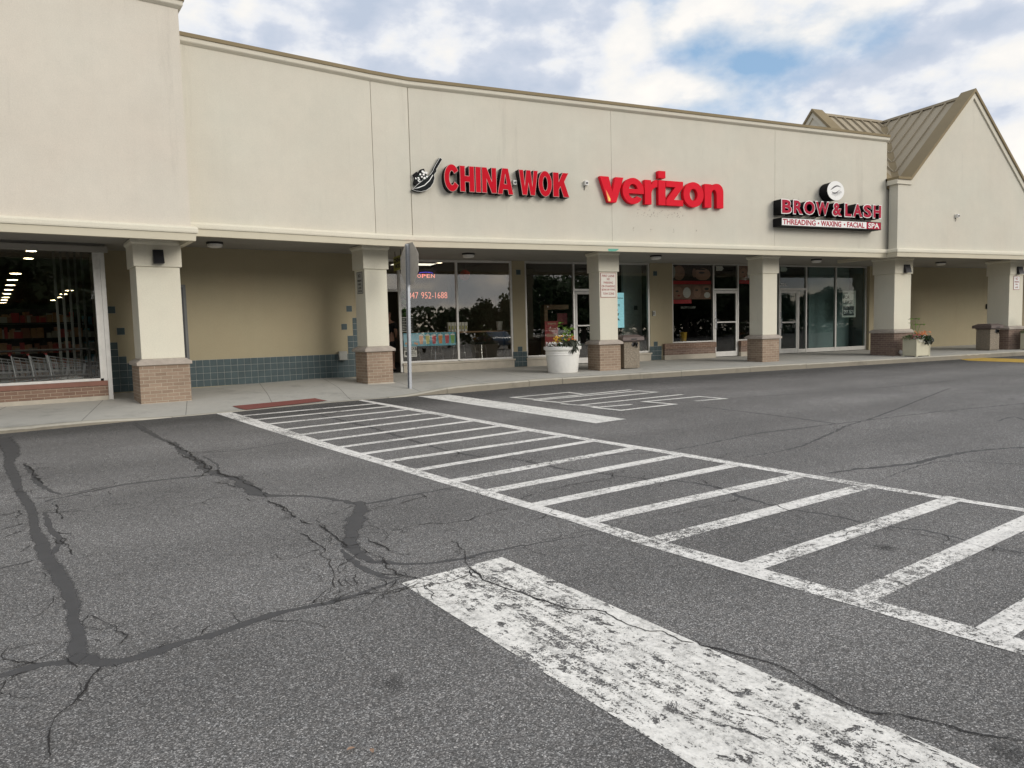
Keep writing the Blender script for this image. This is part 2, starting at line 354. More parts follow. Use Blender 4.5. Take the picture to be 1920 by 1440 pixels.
# exposed aggregate bin
m, t, p, o = newmat('pebble'); co = t.coord()
vc = t.voro(co, 55, out='Color'); vc = t.node('ShaderNodeSeparateColor', i_0=vc).outputs[0]; vd = t.voro(co, 55)
t.l.new(t.mix(t.ramp(vd, [(.0, 0.0), (.6, 1.0)]), t.ramp(vc, [(0, (.28, .22, .16)), (.4, (.45, .38, .29)), (.8, (.60, .54, .44)), (1, (.24, .15, .10))]), (.20, .17, .13)), p.inputs['Base Color'])
p.inputs['Roughness'].default_value = .85; t.l.new(t.bump(t.math('MULTIPLY', vd, -1), .8, .008), p.inputs['Normal'])
# plan coordinates (metres) of paint, sealed seams and cracks on the asphalt
D = {
 'cw_left': [[(0.14,13.586),(0.669,11.429),(1.297,9.003),(1.812,7.083),(2.285,5.348),(2.485,4.606),(2.62,3.976),(2.886,3.06),(3.034,2.595),(3.134,2.218),(3.238,1.887)],[(0.398,13.638),(0.726,12.293),(1.465,9.028),(1.996,6.986),(2.371,5.546),(2.606,4.681),(2.767,4.033),(3.018,3.2),(3.152,2.761),(3.288,2.256),(3.396,1.982)]],
 'cw_right': [[(2.892,14.376),(3.675,11.148),(4.072,9.456),(4.497,7.797),(4.839,6.59),(5.122,5.436),(5.387,4.447),(5.521,3.909),(5.706,3.36)],[(2.797,14.266),(3.253,12.092),(3.708,10.274),(3.948,9.171),(4.411,7.584),(4.759,6.289),(5.006,5.312),(5.272,4.358),(5.459,3.783),(5.609,3.302)]],
 'rungs': [((0.433,12.941),(2.968,13.489)),((0.601,12.261),(3.057,12.872)),((0.799,11.612),(3.264,12.22)),((0.984,10.864),(3.449,11.537)),((1.135,10.214),(3.594,10.905)),((1.274,9.533),(3.784,10.24)),((1.39,8.875),(3.905,9.51)),((1.584,8.277),(4.133,8.942)),((1.715,7.685),(4.271,8.241)),((1.92,7.067),(4.408,7.71)),((2.13,6.405),(4.592,7.029)),((2.299,5.861),(4.819,6.416)),((2.474,5.228),(4.957,5.712)),((2.626,4.613),(5.031,5.012)),((2.79,3.987),(5.257,4.425)),((2.936,3.291),(5.536,3.8)),((3.11,2.66),(5.713,3.213)),((3.344,2.089),(5.118,2.449))],
 'bar_near': [[(0.985,3.989),(1.181,3.1),(1.316,2.421),(1.443,1.874)],[(1.691,4.146),(1.85,3.382),(1.959,2.803),(2.066,2.356),(2.163,1.866),(2.293,1.462)]],
 'bar_far': [(4.042,14.326),(4.714,14.256),(5.828,9.147),(5.217,8.999)],
 'letters': [('P',[(5.844,12.402),(8.326,12.923)]),('P',[(5.844,12.402),(5.624,12.99),(7.007,13.215),(7.058,12.765)]),('O',[(5.783,12.236),(8.364,12.63),(8.499,12.192),(5.989,11.663),(5.783,12.236)]),('T',[(5.942,11.441),(6.207,10.755)]),('T',[(6.108,11.085),(8.614,11.51)]),('S',[(6.855,10.647),(6.135,10.632),(6.311,10.056),(7.546,10.275),(7.331,10.884),(8.674,11.019),(8.811,10.468),(8.195,10.458)])],
 'yellow': [(22.365,15.269),(23.355,15.601),(23.468,15.25),(23.559,14.012),(23.647,11.509),(21.906,10.657),(22.003,13.083),(21.799,14.592)],
 'seal2': [[((-2.911,12.09),(-2.639,12.36)),((-2.553,11.197),(-2.349,11.358)),((-2.302,10.294),(-2.159,10.451)),((-2.166,9.634),(-2.082,9.796)),((-1.908,8.685),(-1.839,8.878)),((-1.704,7.929),(-1.691,8.166)),((-1.573,7.477),(-1.552,7.73)),((-1.464,7.115),(-1.386,7.151)),((-1.333,6.545),(-1.286,6.638)),((-1.264,6.196),(-1.208,6.319)),((-1.186,5.914),(-1.087,5.946)),((-1.109,5.578),(-1.021,5.658)),((-0.994,5.211),(-0.897,5.26)),((-0.878,4.85),(-0.783,4.869)),((-0.798,4.56),(-0.704,4.513)),((-0.745,4.294),(-0.67,4.257)),((-0.688,4.018),(-0.612,4.014)),((-0.679,3.842),(-0.572,3.79)),((-0.646,3.732),(-0.543,3.682))]],
 'seal': [[(-0.628,3.758,0.052),(-0.483,3.624,0.044),(-0.396,3.616,0.041),(-0.266,3.653,0.041),(-0.129,3.711,0.039),(0.017,3.759,0.037),(0.173,3.825,0.037),(0.392,3.869,0.032),(0.624,3.901,0.027),(0.82,3.979,0.018),(1.016,4.07,0.009)],[(-0.574,3.755,0.046),(-0.666,3.73,0.046),(-0.789,3.723,0.04),(-0.9,3.68,0.034),(-1.003,3.628,0.028)],[(-1.386,7.377,0.023),(-1.245,7.519,0.034),(-0.928,7.75,0.035),(-0.662,7.862,0.041),(-0.279,7.897,0.042),(0.022,7.903,0.036)],[(-1.967,9.66,0.022),(-1.788,9.063,0.042),(-1.623,8.472,0.045),(-1.444,7.956,0.03),(-1.245,7.656,0.023),(-0.937,7.83,0.018)],[(-1.115,13.009,0.029),(-0.847,11.86,0.071),(-0.623,10.937,0.049),(-0.434,10.327,0.07),(-0.287,9.454,0.064),(-0.135,8.907,0.074),(-0.053,8.249,0.074),(0.073,7.875,0.071),(0.218,7.623,0.08),(0.304,7.152,0.108),(0.387,6.75,0.091),(0.535,6.602,0.045),(0.709,6.509,0.039),(0.875,6.375,0.039),(1.004,6.177,0.047),(1.121,5.952,0.064)],[(1.08,5.974,0.055),(1.254,5.94,0.041),(1.562,6.047,0.028),(1.875,6.103,0.024),(2.08,6.181,0.015)],[(1.151,6.057,0.074),(1.124,5.833,0.089),(1.018,5.476,0.105),(0.912,5.138,0.086),(0.857,4.886,0.078),(0.869,4.651,0.064),(0.926,4.456,0.048),(1.037,4.343,0.037),(1.222,4.26,0.03),(1.431,4.244,0.027),(1.706,4.283,0.021),(2.031,4.307,0.014),(2.497,4.313,0.007)],[(0.783,4.795,0.029),(0.816,4.422,0.034),(0.876,4.232,0.039),(0.942,4.097,0.025),(1.04,4.098,0.013)],[(-1.296,6.968,0.027),(-1.185,6.467,0.035),(-1.1,6.186,0.042),(-1.048,6.011,0.032),(-1.026,5.751,0.035),(-1.02,5.594,0.026)],[(1.739,12.514,0.028),(1.861,11.876,0.045),(1.959,11.443,0.052),(2.218,10.29,0.04),(2.39,9.14,0.043),(2.496,8.512,0.033),(2.623,7.852,0.037),(2.818,7.401,0.024),(3.057,7.122,0.017),(3.174,6.818,0.028),(3.319,6.359,0.027),(3.491,6.116,0.016),(3.681,5.733,0.02),(4.069,5.262,0.03),(4.119,4.882,0.038),(4.087,4.581,0.032),(4.145,4.168,0.018),(4.287,3.885,0.022),(4.384,3.548,0.021),(4.558,3.267,0.017),(4.591,2.958,0.012),(4.642,2.693,0.012)],[(-0.079,9.415,0.014),(0.284,9.329,0.021),(0.672,9.493,0.021),(1.087,9.668,0.015)],[(2.841,6.627,0.016),(3.373,6.705,0.023),(3.896,6.819,0.024),(4.883,6.7,0.019),(6.406,7.083,0.029),(7.403,7.167,0.031),(8.466,7.224,0.025),(10.272,7.32,0.028),(12.515,7.256,0.033)],[(5.298,5.98,0.012),(6.157,6.116,0.02),(7.344,6.668,0.03),(7.915,6.966,0.024),(9.478,7.608,0.027),(13.641,9.506,0.025)],[(5.383,4.977,0.022),(5.883,4.95,0.04),(6.476,4.885,0.049),(6.899,4.963,0.051),(7.707,5.022,0.041),(8.425,4.87,0.044)],[(7.72,9.826,0.028),(7.953,8.221,0.043),(8.021,7.193,0.032)],[(5.473,4.491,0.003),(6.794,4.829,0.013),(7.4,4.272,0.013)],[(-1.331,5.403,0.021),(-1.197,5.447,0.021),(-1.097,5.512,0.017)],[(6.828,10.605,0.019),(9.329,10.457,0.021),(12.534,10.318,0.024),(15.548,10.591,0.028)],[(9.994,6.266,0.018),(10.578,6.411,0.028),(10.335,6.053,0.027)],[(-0.079,9.137,0.014),(0.082,8.334,0.019),(-0.004,7.83,0.018)]],
 'cracks': [[(1.434,4.083,0.01),(1.436,4.004,0.01),(1.446,3.91,0.01),(1.434,3.815,0.01),(1.472,3.713,0.01),(1.504,3.63,0.009),(1.563,3.523,0.009),(1.588,3.435,0.009),(1.636,3.34,0.009),(1.656,3.271,0.009),(1.703,3.202,0.009),(1.805,3.152,0.009),(1.833,3.104,0.009),(1.84,2.994,0.008),(1.862,2.901,0.008),(1.909,2.809,0.008),(1.963,2.783,0.008),(1.972,2.721,0.008),(1.983,2.651,0.008),(2.018,2.616,0.008)],[(2.044,2.649,0.008),(2.032,2.585,0.007),(2.098,2.498,0.007),(2.148,2.398,0.007),(2.211,2.295,0.007),(2.219,2.223,0.007),(2.21,2.115,0.007),(2.221,2.014,0.007),(2.215,1.95,0.007),(2.226,1.913,0.007),(2.234,1.865,0.007),(2.267,1.831,0.007),(2.323,1.807,0.007),(2.363,1.755,0.007),(2.405,1.705,0.007),(2.433,1.656,0.007),(2.448,1.607,0.007),(2.487,1.568,0.007),(2.554,1.513,0.007),(2.591,1.475,0.007)],[(1.656,3.271,0.004),(1.66,3.19,0.004),(1.706,3.124,0.004),(1.739,3.086,0.004),(1.767,3.055,0.004)],[(1.419,4.013,0.005),(1.395,3.92,0.005),(1.418,3.823,0.005)],[(1.391,3.937,0.005),(1.299,3.897,0.005),(1.241,3.87,0.005),(1.134,3.891,0.005),(0.994,3.886,0.005),(0.917,3.867,0.005)],[(2.267,1.831,0.003),(2.284,1.793,0.003),(2.297,1.721,0.003)],[(0.567,5.312,0.006),(0.618,5.118,0.006),(0.667,4.935,0.006),(0.684,4.814,0.006),(0.643,4.675,0.006),(0.653,4.519,0.005),(0.66,4.359,0.005),(0.625,4.201,0.005),(0.618,4.08,0.005)],[(0.995,4.963,0.008),(1.027,4.807,0.007),(1.065,4.692,0.007),(1.064,4.601,0.007)],[(1.051,5.282,0.005),(1.106,5.208,0.005),(1.145,5.076,0.005),(1.258,5.061,0.005),(1.378,5.111,0.005),(1.512,5.11,0.005),(1.613,5.043,0.005),(1.804,5.052,0.005),(1.978,5.134,0.005),(2.226,5.213,0.005)],[(1.145,5.076,0.005),(1.148,4.946,0.005),(1.013,4.795,0.004)],[(1.507,4.618,0.005),(1.51,4.463,0.005),(1.488,4.277,0.005),(1.44,4.087,0.005)],[(0.986,4.366,0.006),(1.004,4.215,0.006),(1,4.142,0.006),(1.049,4.073,0.006),(1.113,3.997,0.006),(1.155,3.947,0.006)],[(1.155,3.947,0.005),(1.056,3.928,0.005),(0.946,3.863,0.004),(0.858,3.868,0.004)],[(1.049,4.073,0.006),(1.049,4.146,0.006),(1.131,4.228,0.006)],[(0.977,4.052,0.005),(0.927,3.966,0.005),(0.867,3.903,0.005)],[(0.78,4.268,0.005),(0.752,4.194,0.005),(0.748,4.083,0.005)],[(0.805,4.027,0.005),(0.835,3.919,0.005)],[(0.056,8.162,0.011),(0.125,7.815,0.011),(0.249,7.581,0.01),(0.355,7.137,0.01),(0.411,6.929,0.009),(0.464,6.73,0.009)],[(0.442,6.455,0.012),(0.531,6.172,0.011),(0.58,5.926,0.011),(0.625,5.697,0.01),(0.673,5.527,0.01),(0.747,5.395,0.01),(0.776,5.224,0.01),(0.795,5.006,0.009),(0.828,4.833,0.009)],[(0.505,6.301,0.008),(0.55,5.995,0.007),(0.594,5.738,0.007),(0.654,5.56,0.007)],[(0.732,5.616,0.006),(0.764,5.433,0.006),(0.787,5.219,0.006)],[(0.914,4.732,0.007),(0.937,4.594,0.007),(0.993,4.479,0.007),(0.986,4.366,0.007)],[(0.273,6.639,0.006),(0.299,6.532,0.006),(0.437,6.551,0.006)],[(1.246,3.873,0.005),(1.304,3.817,0.005),(1.376,3.753,0.005),(1.456,3.713,0.004)],[(1.169,5.721,0.005),(1.286,5.78,0.005),(1.449,5.796,0.005),(1.739,5.943,0.006)],[(-1.262,7.213,0.008),(-1.221,7.086,0.008),(-1.214,6.98,0.007),(-1.156,6.802,0.007),(-1.123,6.621,0.007)],[(-1.034,6.015,0.007),(-0.99,5.955,0.007),(-0.952,5.791,0.007),(-0.921,5.637,0.007),(-0.886,5.504,0.007)],[(-1.229,5.745,0.006),(-1.22,5.825,0.006),(-1.202,5.902,0.006)],[(-1.557,7.163,0.007),(-1.507,7.111,0.007),(-1.464,6.824,0.006)],[(-1.62,7,0.005),(-1.553,7.003,0.005),(-1.523,7.095,0.005)],[(-1.998,9.729,0.013),(-1.874,9.434,0.013),(-1.769,9.078,0.013),(-1.649,8.621,0.012),(-1.526,8.267,0.011)],[(-0.894,7.562,0.008),(-0.851,7.417,0.008)],[(-0.146,8.171,0.009),(-0.133,8.369,0.009),(-0.064,8.458,0.01),(-0.024,8.103,0.009),(-0.078,7.977,0.009),(-0.155,7.759,0.009)],[(-0.521,10.5,0.016),(-0.391,10.116,0.015),(-0.25,9.525,0.014),(-0.167,9.068,0.014),(-0.092,8.65,0.013),(0.005,8.25,0.012),(0.107,7.874,0.012),(0.155,7.697,0.012)],[(-0.357,9.481,0.01),(-0.258,9.12,0.01),(-0.166,8.875,0.009),(-0.106,8.613,0.009)],[(-2.034,8.91,0.007),(-1.957,8.89,0.007)],[(0.022,7.486,0.007),(0.145,7.351,0.007),(0.212,7.149,0.006)],[(-0.5,3.582,0.006),(-0.535,3.452,0.006),(-0.535,3.378,0.006),(-0.568,3.268,0.005),(-0.607,3.2,0.005),(-0.61,3.127,0.005),(-0.607,3.01,0.005),(-0.578,2.882,0.005)],[(-0.628,4.274,0.004),(-0.536,4.117,0.004),(-0.475,3.981,0.004),(-0.421,3.907,0.004),(-0.446,3.803,0.004)],[(-0.915,3.745,0.005),(-0.817,3.764,0.005),(-0.728,3.848,0.005),(-0.682,3.983,0.005)],[(2.408,5.433,0.005),(2.467,5.506,0.005),(2.527,5.526,0.005),(2.713,5.59,0.006),(2.964,5.686,0.006),(3.111,5.726,0.006),(3.306,5.745,0.006),(3.422,5.745,0.006),(3.544,5.776,0.006)],[(2.051,4.286,0.004),(2.252,4.335,0.004),(2.412,4.393,0.005),(2.546,4.378,0.005),(2.701,4.411,0.005),(2.818,4.487,0.005)],[(3.008,4.469,0.004),(3.197,4.495,0.004),(3.473,4.526,0.004),(3.847,4.561,0.004),(4.029,4.611,0.005)],[(2.522,5.078,0.006),(2.522,5.032,0.006),(2.431,4.945,0.006),(2.452,4.847,0.006)],[(2.239,4.833,0.005),(2.387,4.903,0.005)],[(3.069,7.15,0.009),(3.161,6.925,0.009),(3.239,6.756,0.009),(3.306,6.637,0.009)],[(3.841,5.885,0.005),(3.975,5.671,0.005),(4.137,5.615,0.005),(4.481,5.708,0.005),(4.769,5.733,0.006)],[(5.02,6.079,0.006),(5.321,6.218,0.006)],[(4.202,5.314,0.006),(4.149,5.097,0.006),(4.171,4.91,0.006),(4.259,4.806,0.006)],[(3.437,6.407,0.005),(3.511,6.177,0.005),(3.61,5.908,0.005),(3.544,5.776,0.005)],[(3.484,2.885,0.005),(3.506,2.773,0.005),(3.518,2.694,0.005),(3.494,2.59,0.005),(3.495,2.501,0.005)],[(3.898,3.477,0.005),(4.312,3.601,0.005),(4.34,3.507,0.005),(4.393,3.328,0.005),(4.453,3.206,0.005),(4.502,3.026,0.005),(4.518,2.871,0.005),(4.605,2.719,0.005)],[(4.191,3.829,0.005),(4.263,3.729,0.005),(4.309,3.622,0.005)]],
 'mat': [(0.444,14.397),(2.04,15.117),(2.19,14.275),(0.642,13.463)],
}
# ---------------------------------------------------------------- mesh helpers
ORG = {}
class MB:
    def __init__(s): s.v = []; s.f = []; s.uv = []; s.ed = []; s.mi = []; s.cur = 0
    def face(s, pts, uvs=None, eds=None):
        i = len(s.v); s.v += [Vector(p) for p in pts]; s.f.append(list(range(i, i+len(pts))))
        if uvs is None:
            n = (Vector(pts[1])-Vector(pts[0])).cross(Vector(pts[2])-Vector(pts[0]))
            if n.length < 1e-12: n = Vector((0, 0, 1))
            n.normalize()
            if abs(n.z) > .8: uvs = [(p[0], p[1]) for p in pts]
            else:
                h = Vector((-n.y, n.x, 0)); h.normalize(); uvs = [(Vector(p).dot(h), p[2]) for p in pts]
        s.uv.append(uvs); s.ed.append(eds or [(0, .5)]*len(pts)); s.mi.append(s.cur)
    def box(s, a, b):
        x0, y0, z0 = a; x1, y1, z1 = b
        if x1 < x0: x0, x1 = x1, x0
        if y1 < y0: y0, y1 = y1, y0
        if z1 < z0: z0, z1 = z1, z0
        s.face([(x0, y0, z0), (x1, y0, z0), (x1, y0, z1), (x0, y0, z1)]); s.face([(x1, y1, z0), (x0, y1, z0), (x0, y1, z1), (x1, y1, z1)])
        s.face([(x0, y1, z0), (x0, y0, z0), (x0, y0, z1), (x0, y1, z1)]); s.face([(x1, y0, z0), (x1, y1, z0), (x1, y1, z1), (x1, y0, z1)])
        s.face([(x0, y0, z1), (x1, y0, z1), (x1, y1, z1), (x0, y1, z1)]); s.face([(x0, y1, z0), (x1, y1, z0), (x1, y0, z0), (x0, y0, z0)])
        return s
    def frustum(s, c, w0, d0, z0, w1, d1, z1):
        x, y = c
        a = [(x-w0/2, y-d0/2, z0), (x+w0/2, y-d0/2, z0), (x+w0/2, y+d0/2, z0), (x-w0/2, y+d0/2, z0)]
        b = [(x-w1/2, y-d1/2, z1), (x+w1/2, y-d1/2, z1), (x+w1/2, y+d1/2, z1), (x-w1/2, y+d1/2, z1)]
        for i in range(4):
            j = (i+1) % 4; s.face([a[i], a[j], b[j], b[i]])
        s.face(b); s.face(a[::-1]); return s
    def prism(s, poly, off):   # closed polygon (3d points) extruded along vector off
        off = Vector(off); P0 = [Vector(p) for p in poly]; P1 = [p+off for p in P0]
        n = Vector((0, 0, 0))
        for i in range(len(P0)): n += P0[i].cross(P0[(i+1) % len(P0)])
        if n.dot(off) > 0: P0, P1 = P0[::-1], P1[::-1]
        s.face(P0); s.face(P1[::-1])
        for i in range(len(P0)):
            j = (i+1) % len(P0); s.face([P0[j], P0[i], P1[i], P1[j]])
        return s
    def tube(s, pts, r, n=8, caps=True):
        pts = [Vector(p) for p in pts]; rings = []
        rr = r if isinstance(r, (list, tuple)) else [r]*len(pts)
        for i, p in enumerate(pts):
            t = (pts[min(i+1, len(pts)-1)]-pts[max(i-1, 0)]).normalized()
            a = Vector((0, 0, 1)) if abs(t.z) < .9 else Vector((1, 0, 0))
            u = t.cross(a).normalized(); v = t.cross(u)
            rings.append([p+(u*cos(2*pi*k/n)+v*sin(2*pi*k/n))*rr[i] for k in range(n)])
        for i in range(len(rings)-1):
            for k in range(n):
                j = (k+1) % n; s.face([rings[i][j], rings[i][k], rings[i+1][k], rings[i+1][j]])
        if caps: s.face(rings[0]); s.face(rings[-1][::-1])
        return s
    def lathe(s, prof, c=(0, 0), n=32):   # prof: (r,z)
        for i in range(len(prof)-1):
            (r0, z0), (r1, z1) = prof[i], prof[i+1]
            for k in range(n):
                a0, a1 = 2*pi*k/n, 2*pi*(k+1)/n
                q = [(c[0]+r0*cos(a0), c[1]+r0*sin(a0), z0), (c[0]+r0*cos(a1), c[1]+r0*sin(a1), z0), (c[0]+r1*cos(a1), c[1]+r1*sin(a1), z1), (c[0]+r1*cos(a0), c[1]+r1*sin(a0), z1)]
                if r0 < 1e-6: q = q[1:]
                elif r1 < 1e-6: q = q[:3]
                s.face(q)
        return s
    def sweep(s, path, prof, closed_prof=True):   # path: [(x,y)], prof: [(out,z)], out = to the right-hand (camera) side of travel +X
        n = len(path); P = [Vector((x, y)) for x, y in path]; nr = []
        for i in range(n):
            def nn(a, b): d = (b-a).normalized(); return Vector((d.y, -d.x))
            if i == 0: m_ = nn(P[0], P[1])
            elif i == n-1: m_ = nn(P[-2], P[-1])
            else:
                a, b = nn(P[i-1], P[i]), nn(P[i], P[i+1]); m_ = (a+b); m_ = m_/max(.2, m_.dot(a))
            nr.append(m_)
        rings = [[(P[i].x+nr[i].x*o, P[i].y+nr[i].y*o, z) for o, z in prof] for i in range(n)]
        k = len(prof); L = 0
        for i in range(n-1):
            seg = (P[i+1]-P[i]).length
            for a in range(k if closed_prof else k-1):
                b = (a+1) % k
                w_ = sqrt((prof[b][0]-prof[a][0])**2+(prof[b][1]-prof[a][1])**2)
                s.face([rings[i][a], rings[i+1][a], rings[i+1][b], rings[i][b]], [(L, prof[a][1]), (L+seg, prof[a][1]), (L+seg, prof[a][1]+w_), (L, prof[a][1]+w_)])
            L += seg
        if closed_prof: s.face(rings[0][::-1]); s.face(rings[-1])
        return s
    def mat(s, i): s.cur = i; return s
    def build(s, name, mats, parent=None, M=None, smooth=False, bevel=0, label=None):
        me = bpy.data.meshes.new(name)
        o = Vector(ORG.get(parent.name, (0, 0, 0))) if parent else Vector((0, 0, 0))
        vs = [((M @ v) if M else v)-o for v in s.v]
        me.from_pydata([tuple(v) for v in vs], [], s.f)
        uvl = me.uv_layers.new(name='UVMap'); edl = me.uv_layers.new(name='edge')
        for p, uv, ed, mi in zip(me.polygons, s.uv, s.ed, s.mi):
            p.material_index = mi
            for li, a, b in zip(p.loop_indices, uv, ed): uvl.data[li].uv = a; edl.data[li].uv = b
        for m_ in (mats if isinstance(mats, (list, tuple)) else [mats]): me.materials.append(MATS[m_])
        bm = bmesh.new(); bm.from_mesh(me); bmesh.ops.remove_doubles(bm, verts=bm.verts, dist=1e-5)
        if bevel:
            es = [e for e in bm.edges if len(e.link_faces) == 2 and e.calc_face_angle(0) > .6]
            bmesh.ops.bevel(bm, geom=es, offset=bevel, segments=2, affect='EDGES', profile=.6, clamp_overlap=True)
        bm.to_mesh(me); bm.free()
        if smooth:
            for p in me.polygons: p.use_smooth = True
        ob = bpy.data.objects.new(name, me); COL.objects.link(ob)
        if smooth:
            try: me.set_sharp_from_angle(angle=radians(40))
            except Exception: pass
        if parent: ob.parent = parent; ORG[ob.name] = ORG.get(parent.name, (0, 0, 0))
        else: ORG[ob.name] = (0, 0, 0)
        if label: ob['label'] = label
        return ob
def thing(name, label, cat, loc=(0, 0, 0), rz=0, group=None):
    o = bpy.data.objects.new(name, None); o.empty_display_size = .2; COL.objects.link(o); o.location = loc; o.rotation_euler = (0, 0, rz)
    ORG[o.name] = tuple(loc); o['label'] = label; o['category'] = cat
    if group: o['group'] = group
    return o
def tag(o, label, cat, group=None):
    o['label'] = label; o['category'] = cat
    if group: o['group'] = group
    return o
def struct(o): o['kind'] = 'structure'; return o
def recenter(o):   # move a single-mesh thing's origin to its base centre
    vs = [v.co for v in o.data.vertices]; c = Vector((sum(v.x for v in vs)/len(vs), sum(v.y for v in vs)/len(vs), min(v.z for v in vs)))
    for v in o.data.vertices: v.co -= c
    o.location = c; return o
def dup(root, loc, rz, label=None, group=None):
    r = root.copy(); COL.objects.link(r); r.location = loc; r.rotation_euler = (0, 0, rz)
    if label: r['label'] = label
    if group: r['group'] = group
    for ch in list(root.children):
        c = ch.copy(); COL.objects.link(c); c.parent = r
        for g_ in ch.children:
            d = g_.copy(); COL.objects.link(d); d.parent = c
    return r
def RZ(o, a): return Matrix.Translation(o) @ Matrix.Rotation(a, 4, 'Z')
E2 = radians(12.33)
M2 = RZ((4.478, 15.726, 0), E2)          # local frame of the angled section: s along, t inwards
M2i = M2.inverted()
def L2(x, y): v = M2i @ Vector((x, y, 0)); return v.x, v.y
# ---------------------------------------------------------------- glyphs
def arc(cx, cy, rx, ry, a0, a1, n=18): return [(cx+rx*cos(radians(a0+(a1-a0)*i/n)), cy+ry*sin(radians(a0+(a1-a0)*i/n))) for i in range(n+1)]
G = {
 'v': [[(0, 1), (.37, 1), (.52, .40), (.66, 1), (1, 1), (.68, 0), (.34, 0)]],
 'e': [arc(.5, .5, .5, .52, 0, 325, 30)+arc(.5, .46, .22, .24, 318, 200, 10)+[(.29, .40), (1, .40)], [(.30, .58)]+arc(.5, .56, .20, .22, 165, 15, 10)+[(.70, .58)]],
 'r': [[(0, 0), (.52, 0), (.52, .46)]+arc(1.0, .46, .46, .25, 175, 95, 8)+[(1, .71), (1, 1.0)]+arc(.9, .6, .4, .40, 92, 150, 6)+[(.5, .82), (.5, .98), (0, .98)]],
 'i': [[(0, 0), (1, 0), (1, 1), (0, 1)]],
 'z': [[(0, 1), (1, 1), (1, .77), (.46, .24), (1, .24), (1, 0), (0, 0), (0, .22), (.54, .76), (0, .76)]],
 'o': [arc(.5, .5, .5, .52, 0, 348, 29), arc(.5, .5, .19, .25, 0, 345, 23)],
 'n': [[(0, 0), (.36, 0), (.36, .5)]+arc(.5, .52, .14, .24, 170, 10, 8)+[(.64, .5), (.64, 0), (1, 0), (1, .62)]+arc(.68, .66, .32, .36, 0, 95, 8)+arc(.62, .70, .3, .32, 95, 150, 4)+[(.36, .86), (.36, .98), (0, .98)]],
 'C': [arc(.5, .5, .5, .52, 32, 328, 28)+[(.66, .36)]+arc(.5, .5, .17, .27, 318, 42, 22)+[(.66, .66)]],
 'H': [[(0, 0), (.36, 0), (.36, .38), (.64, .38), (.64, 0), (1, 0), (1, 1), (.64, 1), (.64, .62), (.36, .62), (.36, 1), (0, 1)]],
 'I': [[(0, 0), (1, 0), (1, 1), (0, 1)]],
 'N': [[(0, 0), (.33, 0), (.33, .52), (.66, 0), (1, 0), (1, 1), (.67, 1), (.67, .48), (.34, 1), (0, 1)]],
 'A': [[(0, 0), (.31, 0), (.36, .18), (.64, .18), (.69, 0), (1, 0), (.69, 1), (.31, 1)], [(.42, .40), (.5, .74), (.58, .40)]],
 'W': [[(.17, 0), (.41, 0), (.5, .46), (.59, 0), (.83, 0), (1, 1), (.77, 1), (.695, .42), (.62, 1), (.38, 1), (.305, .42), (.23, 1), (0, 1)]],
 'O': [arc(.5, .5, .5, .52, 0, 348, 29), arc(.5, .5, .17, .28, 0, 345, 23)],
 'K': [[(0, 0), (.36, 0), (.36, .30), (.45, .42), (.64, 0), (1, 0), (.70, .63), (.97, 1), (.60, 1), (.36, .64), (.36, 1), (0, 1)]],
}
def curve_mesh(loops, ext, offset=0.0):
    cu = bpy.data.curves.new('tmp', 'CURVE'); cu.dimensions = '2D'; cu.fill_mode = 'BOTH'; cu.extrude = ext; cu.offset = offset
    for lp in loops:
        sp = cu.splines.new('POLY'); sp.points.add(len(lp)-1); sp.use_cyclic_u = True
        for q, pt in zip(sp.points, lp): q.co = (pt[0], pt[1], 0, 1)
    ob = bpy.data.objects.new('tmp', cu); COL.objects.link(ob)
    dg = bpy.context.evaluated_depsgraph_get(); me = bpy.data.meshes.new_from_object(ob.evaluated_get(dg))
    bpy.data.objects.remove(ob); bpy.data.curves.remove(cu); return me
def text_mesh(txt, offset=0.0, ext=0.002, spacing=1.0, line=1.0):
    cu = bpy.data.curves.new('tmp', 'FONT'); cu.body = txt; cu.extrude = ext; cu.offset = offset; cu.space_character = spacing; cu.align_x = 'CENTER'; cu.space_line = line; cu.resolution_u = 3
    ob = bpy.data.objects.new('tmp', cu); COL.objects.link(ob)
    dg = bpy.context.evaluated_depsgraph_get(); me = bpy.data.meshes.new_from_object(ob.evaluated_get(dg))
    bpy.data.objects.remove(ob); bpy.data.curves.remove(cu); return me
def place_mesh(me, name, mat, parent, M, smooth=False):
    """me in sign plane (x right, y up, z towards viewer) -> world by M"""
    o = Vector(ORG.get(parent.name, (0, 0, 0))) if parent else Vector((0, 0, 0))
    for v in me.vertices: v.co = (M @ v.co)-o
    me.materials.clear(); me.materials.append(MATS[mat])
    for p in me.polygons: p.material_index = 0
    me.name = name
    ob = bpy.data.objects.new(name, me); COL.objects.link(ob)
    if parent: ob.parent = parent; ORG[ob.name] = ORG.get(parent.name, (0, 0, 0))
    else: ORG[ob.name] = (0, 0, 0)
    return ob
def WALL(x, y, z, e=0.0):   # sign-plane frame on a wall facing the lot
    return Matrix.Translation((x, y, z)) @ Matrix.Rotation(e, 4, 'Z') @ Matrix.Rotation(pi/2, 4, 'X')
def fit(me, x0, x1, y0, y1, z=0.0, depth=None):
    xs = [v.co.x for v in me.vertices]; ys = [v.co.y for v in me.vertices]; zs = [v.co.z for v in me.vertices]
    a, b, c, d, e_, f_ = min(xs), max(xs), min(ys), max(ys), min(zs), max(zs)
    for v in me.vertices:
        v.co.x = x0+(v.co.x-a)/(b-a)*(x1-x0); v.co.y = y0+(v.co.y-c)/(d-c)*(y1-y0)
        v.co.z = z+((v.co.z-e_)/(f_-e_)*(depth if depth is not None else (f_-e_)) if f_ > e_ else 0)
    return me
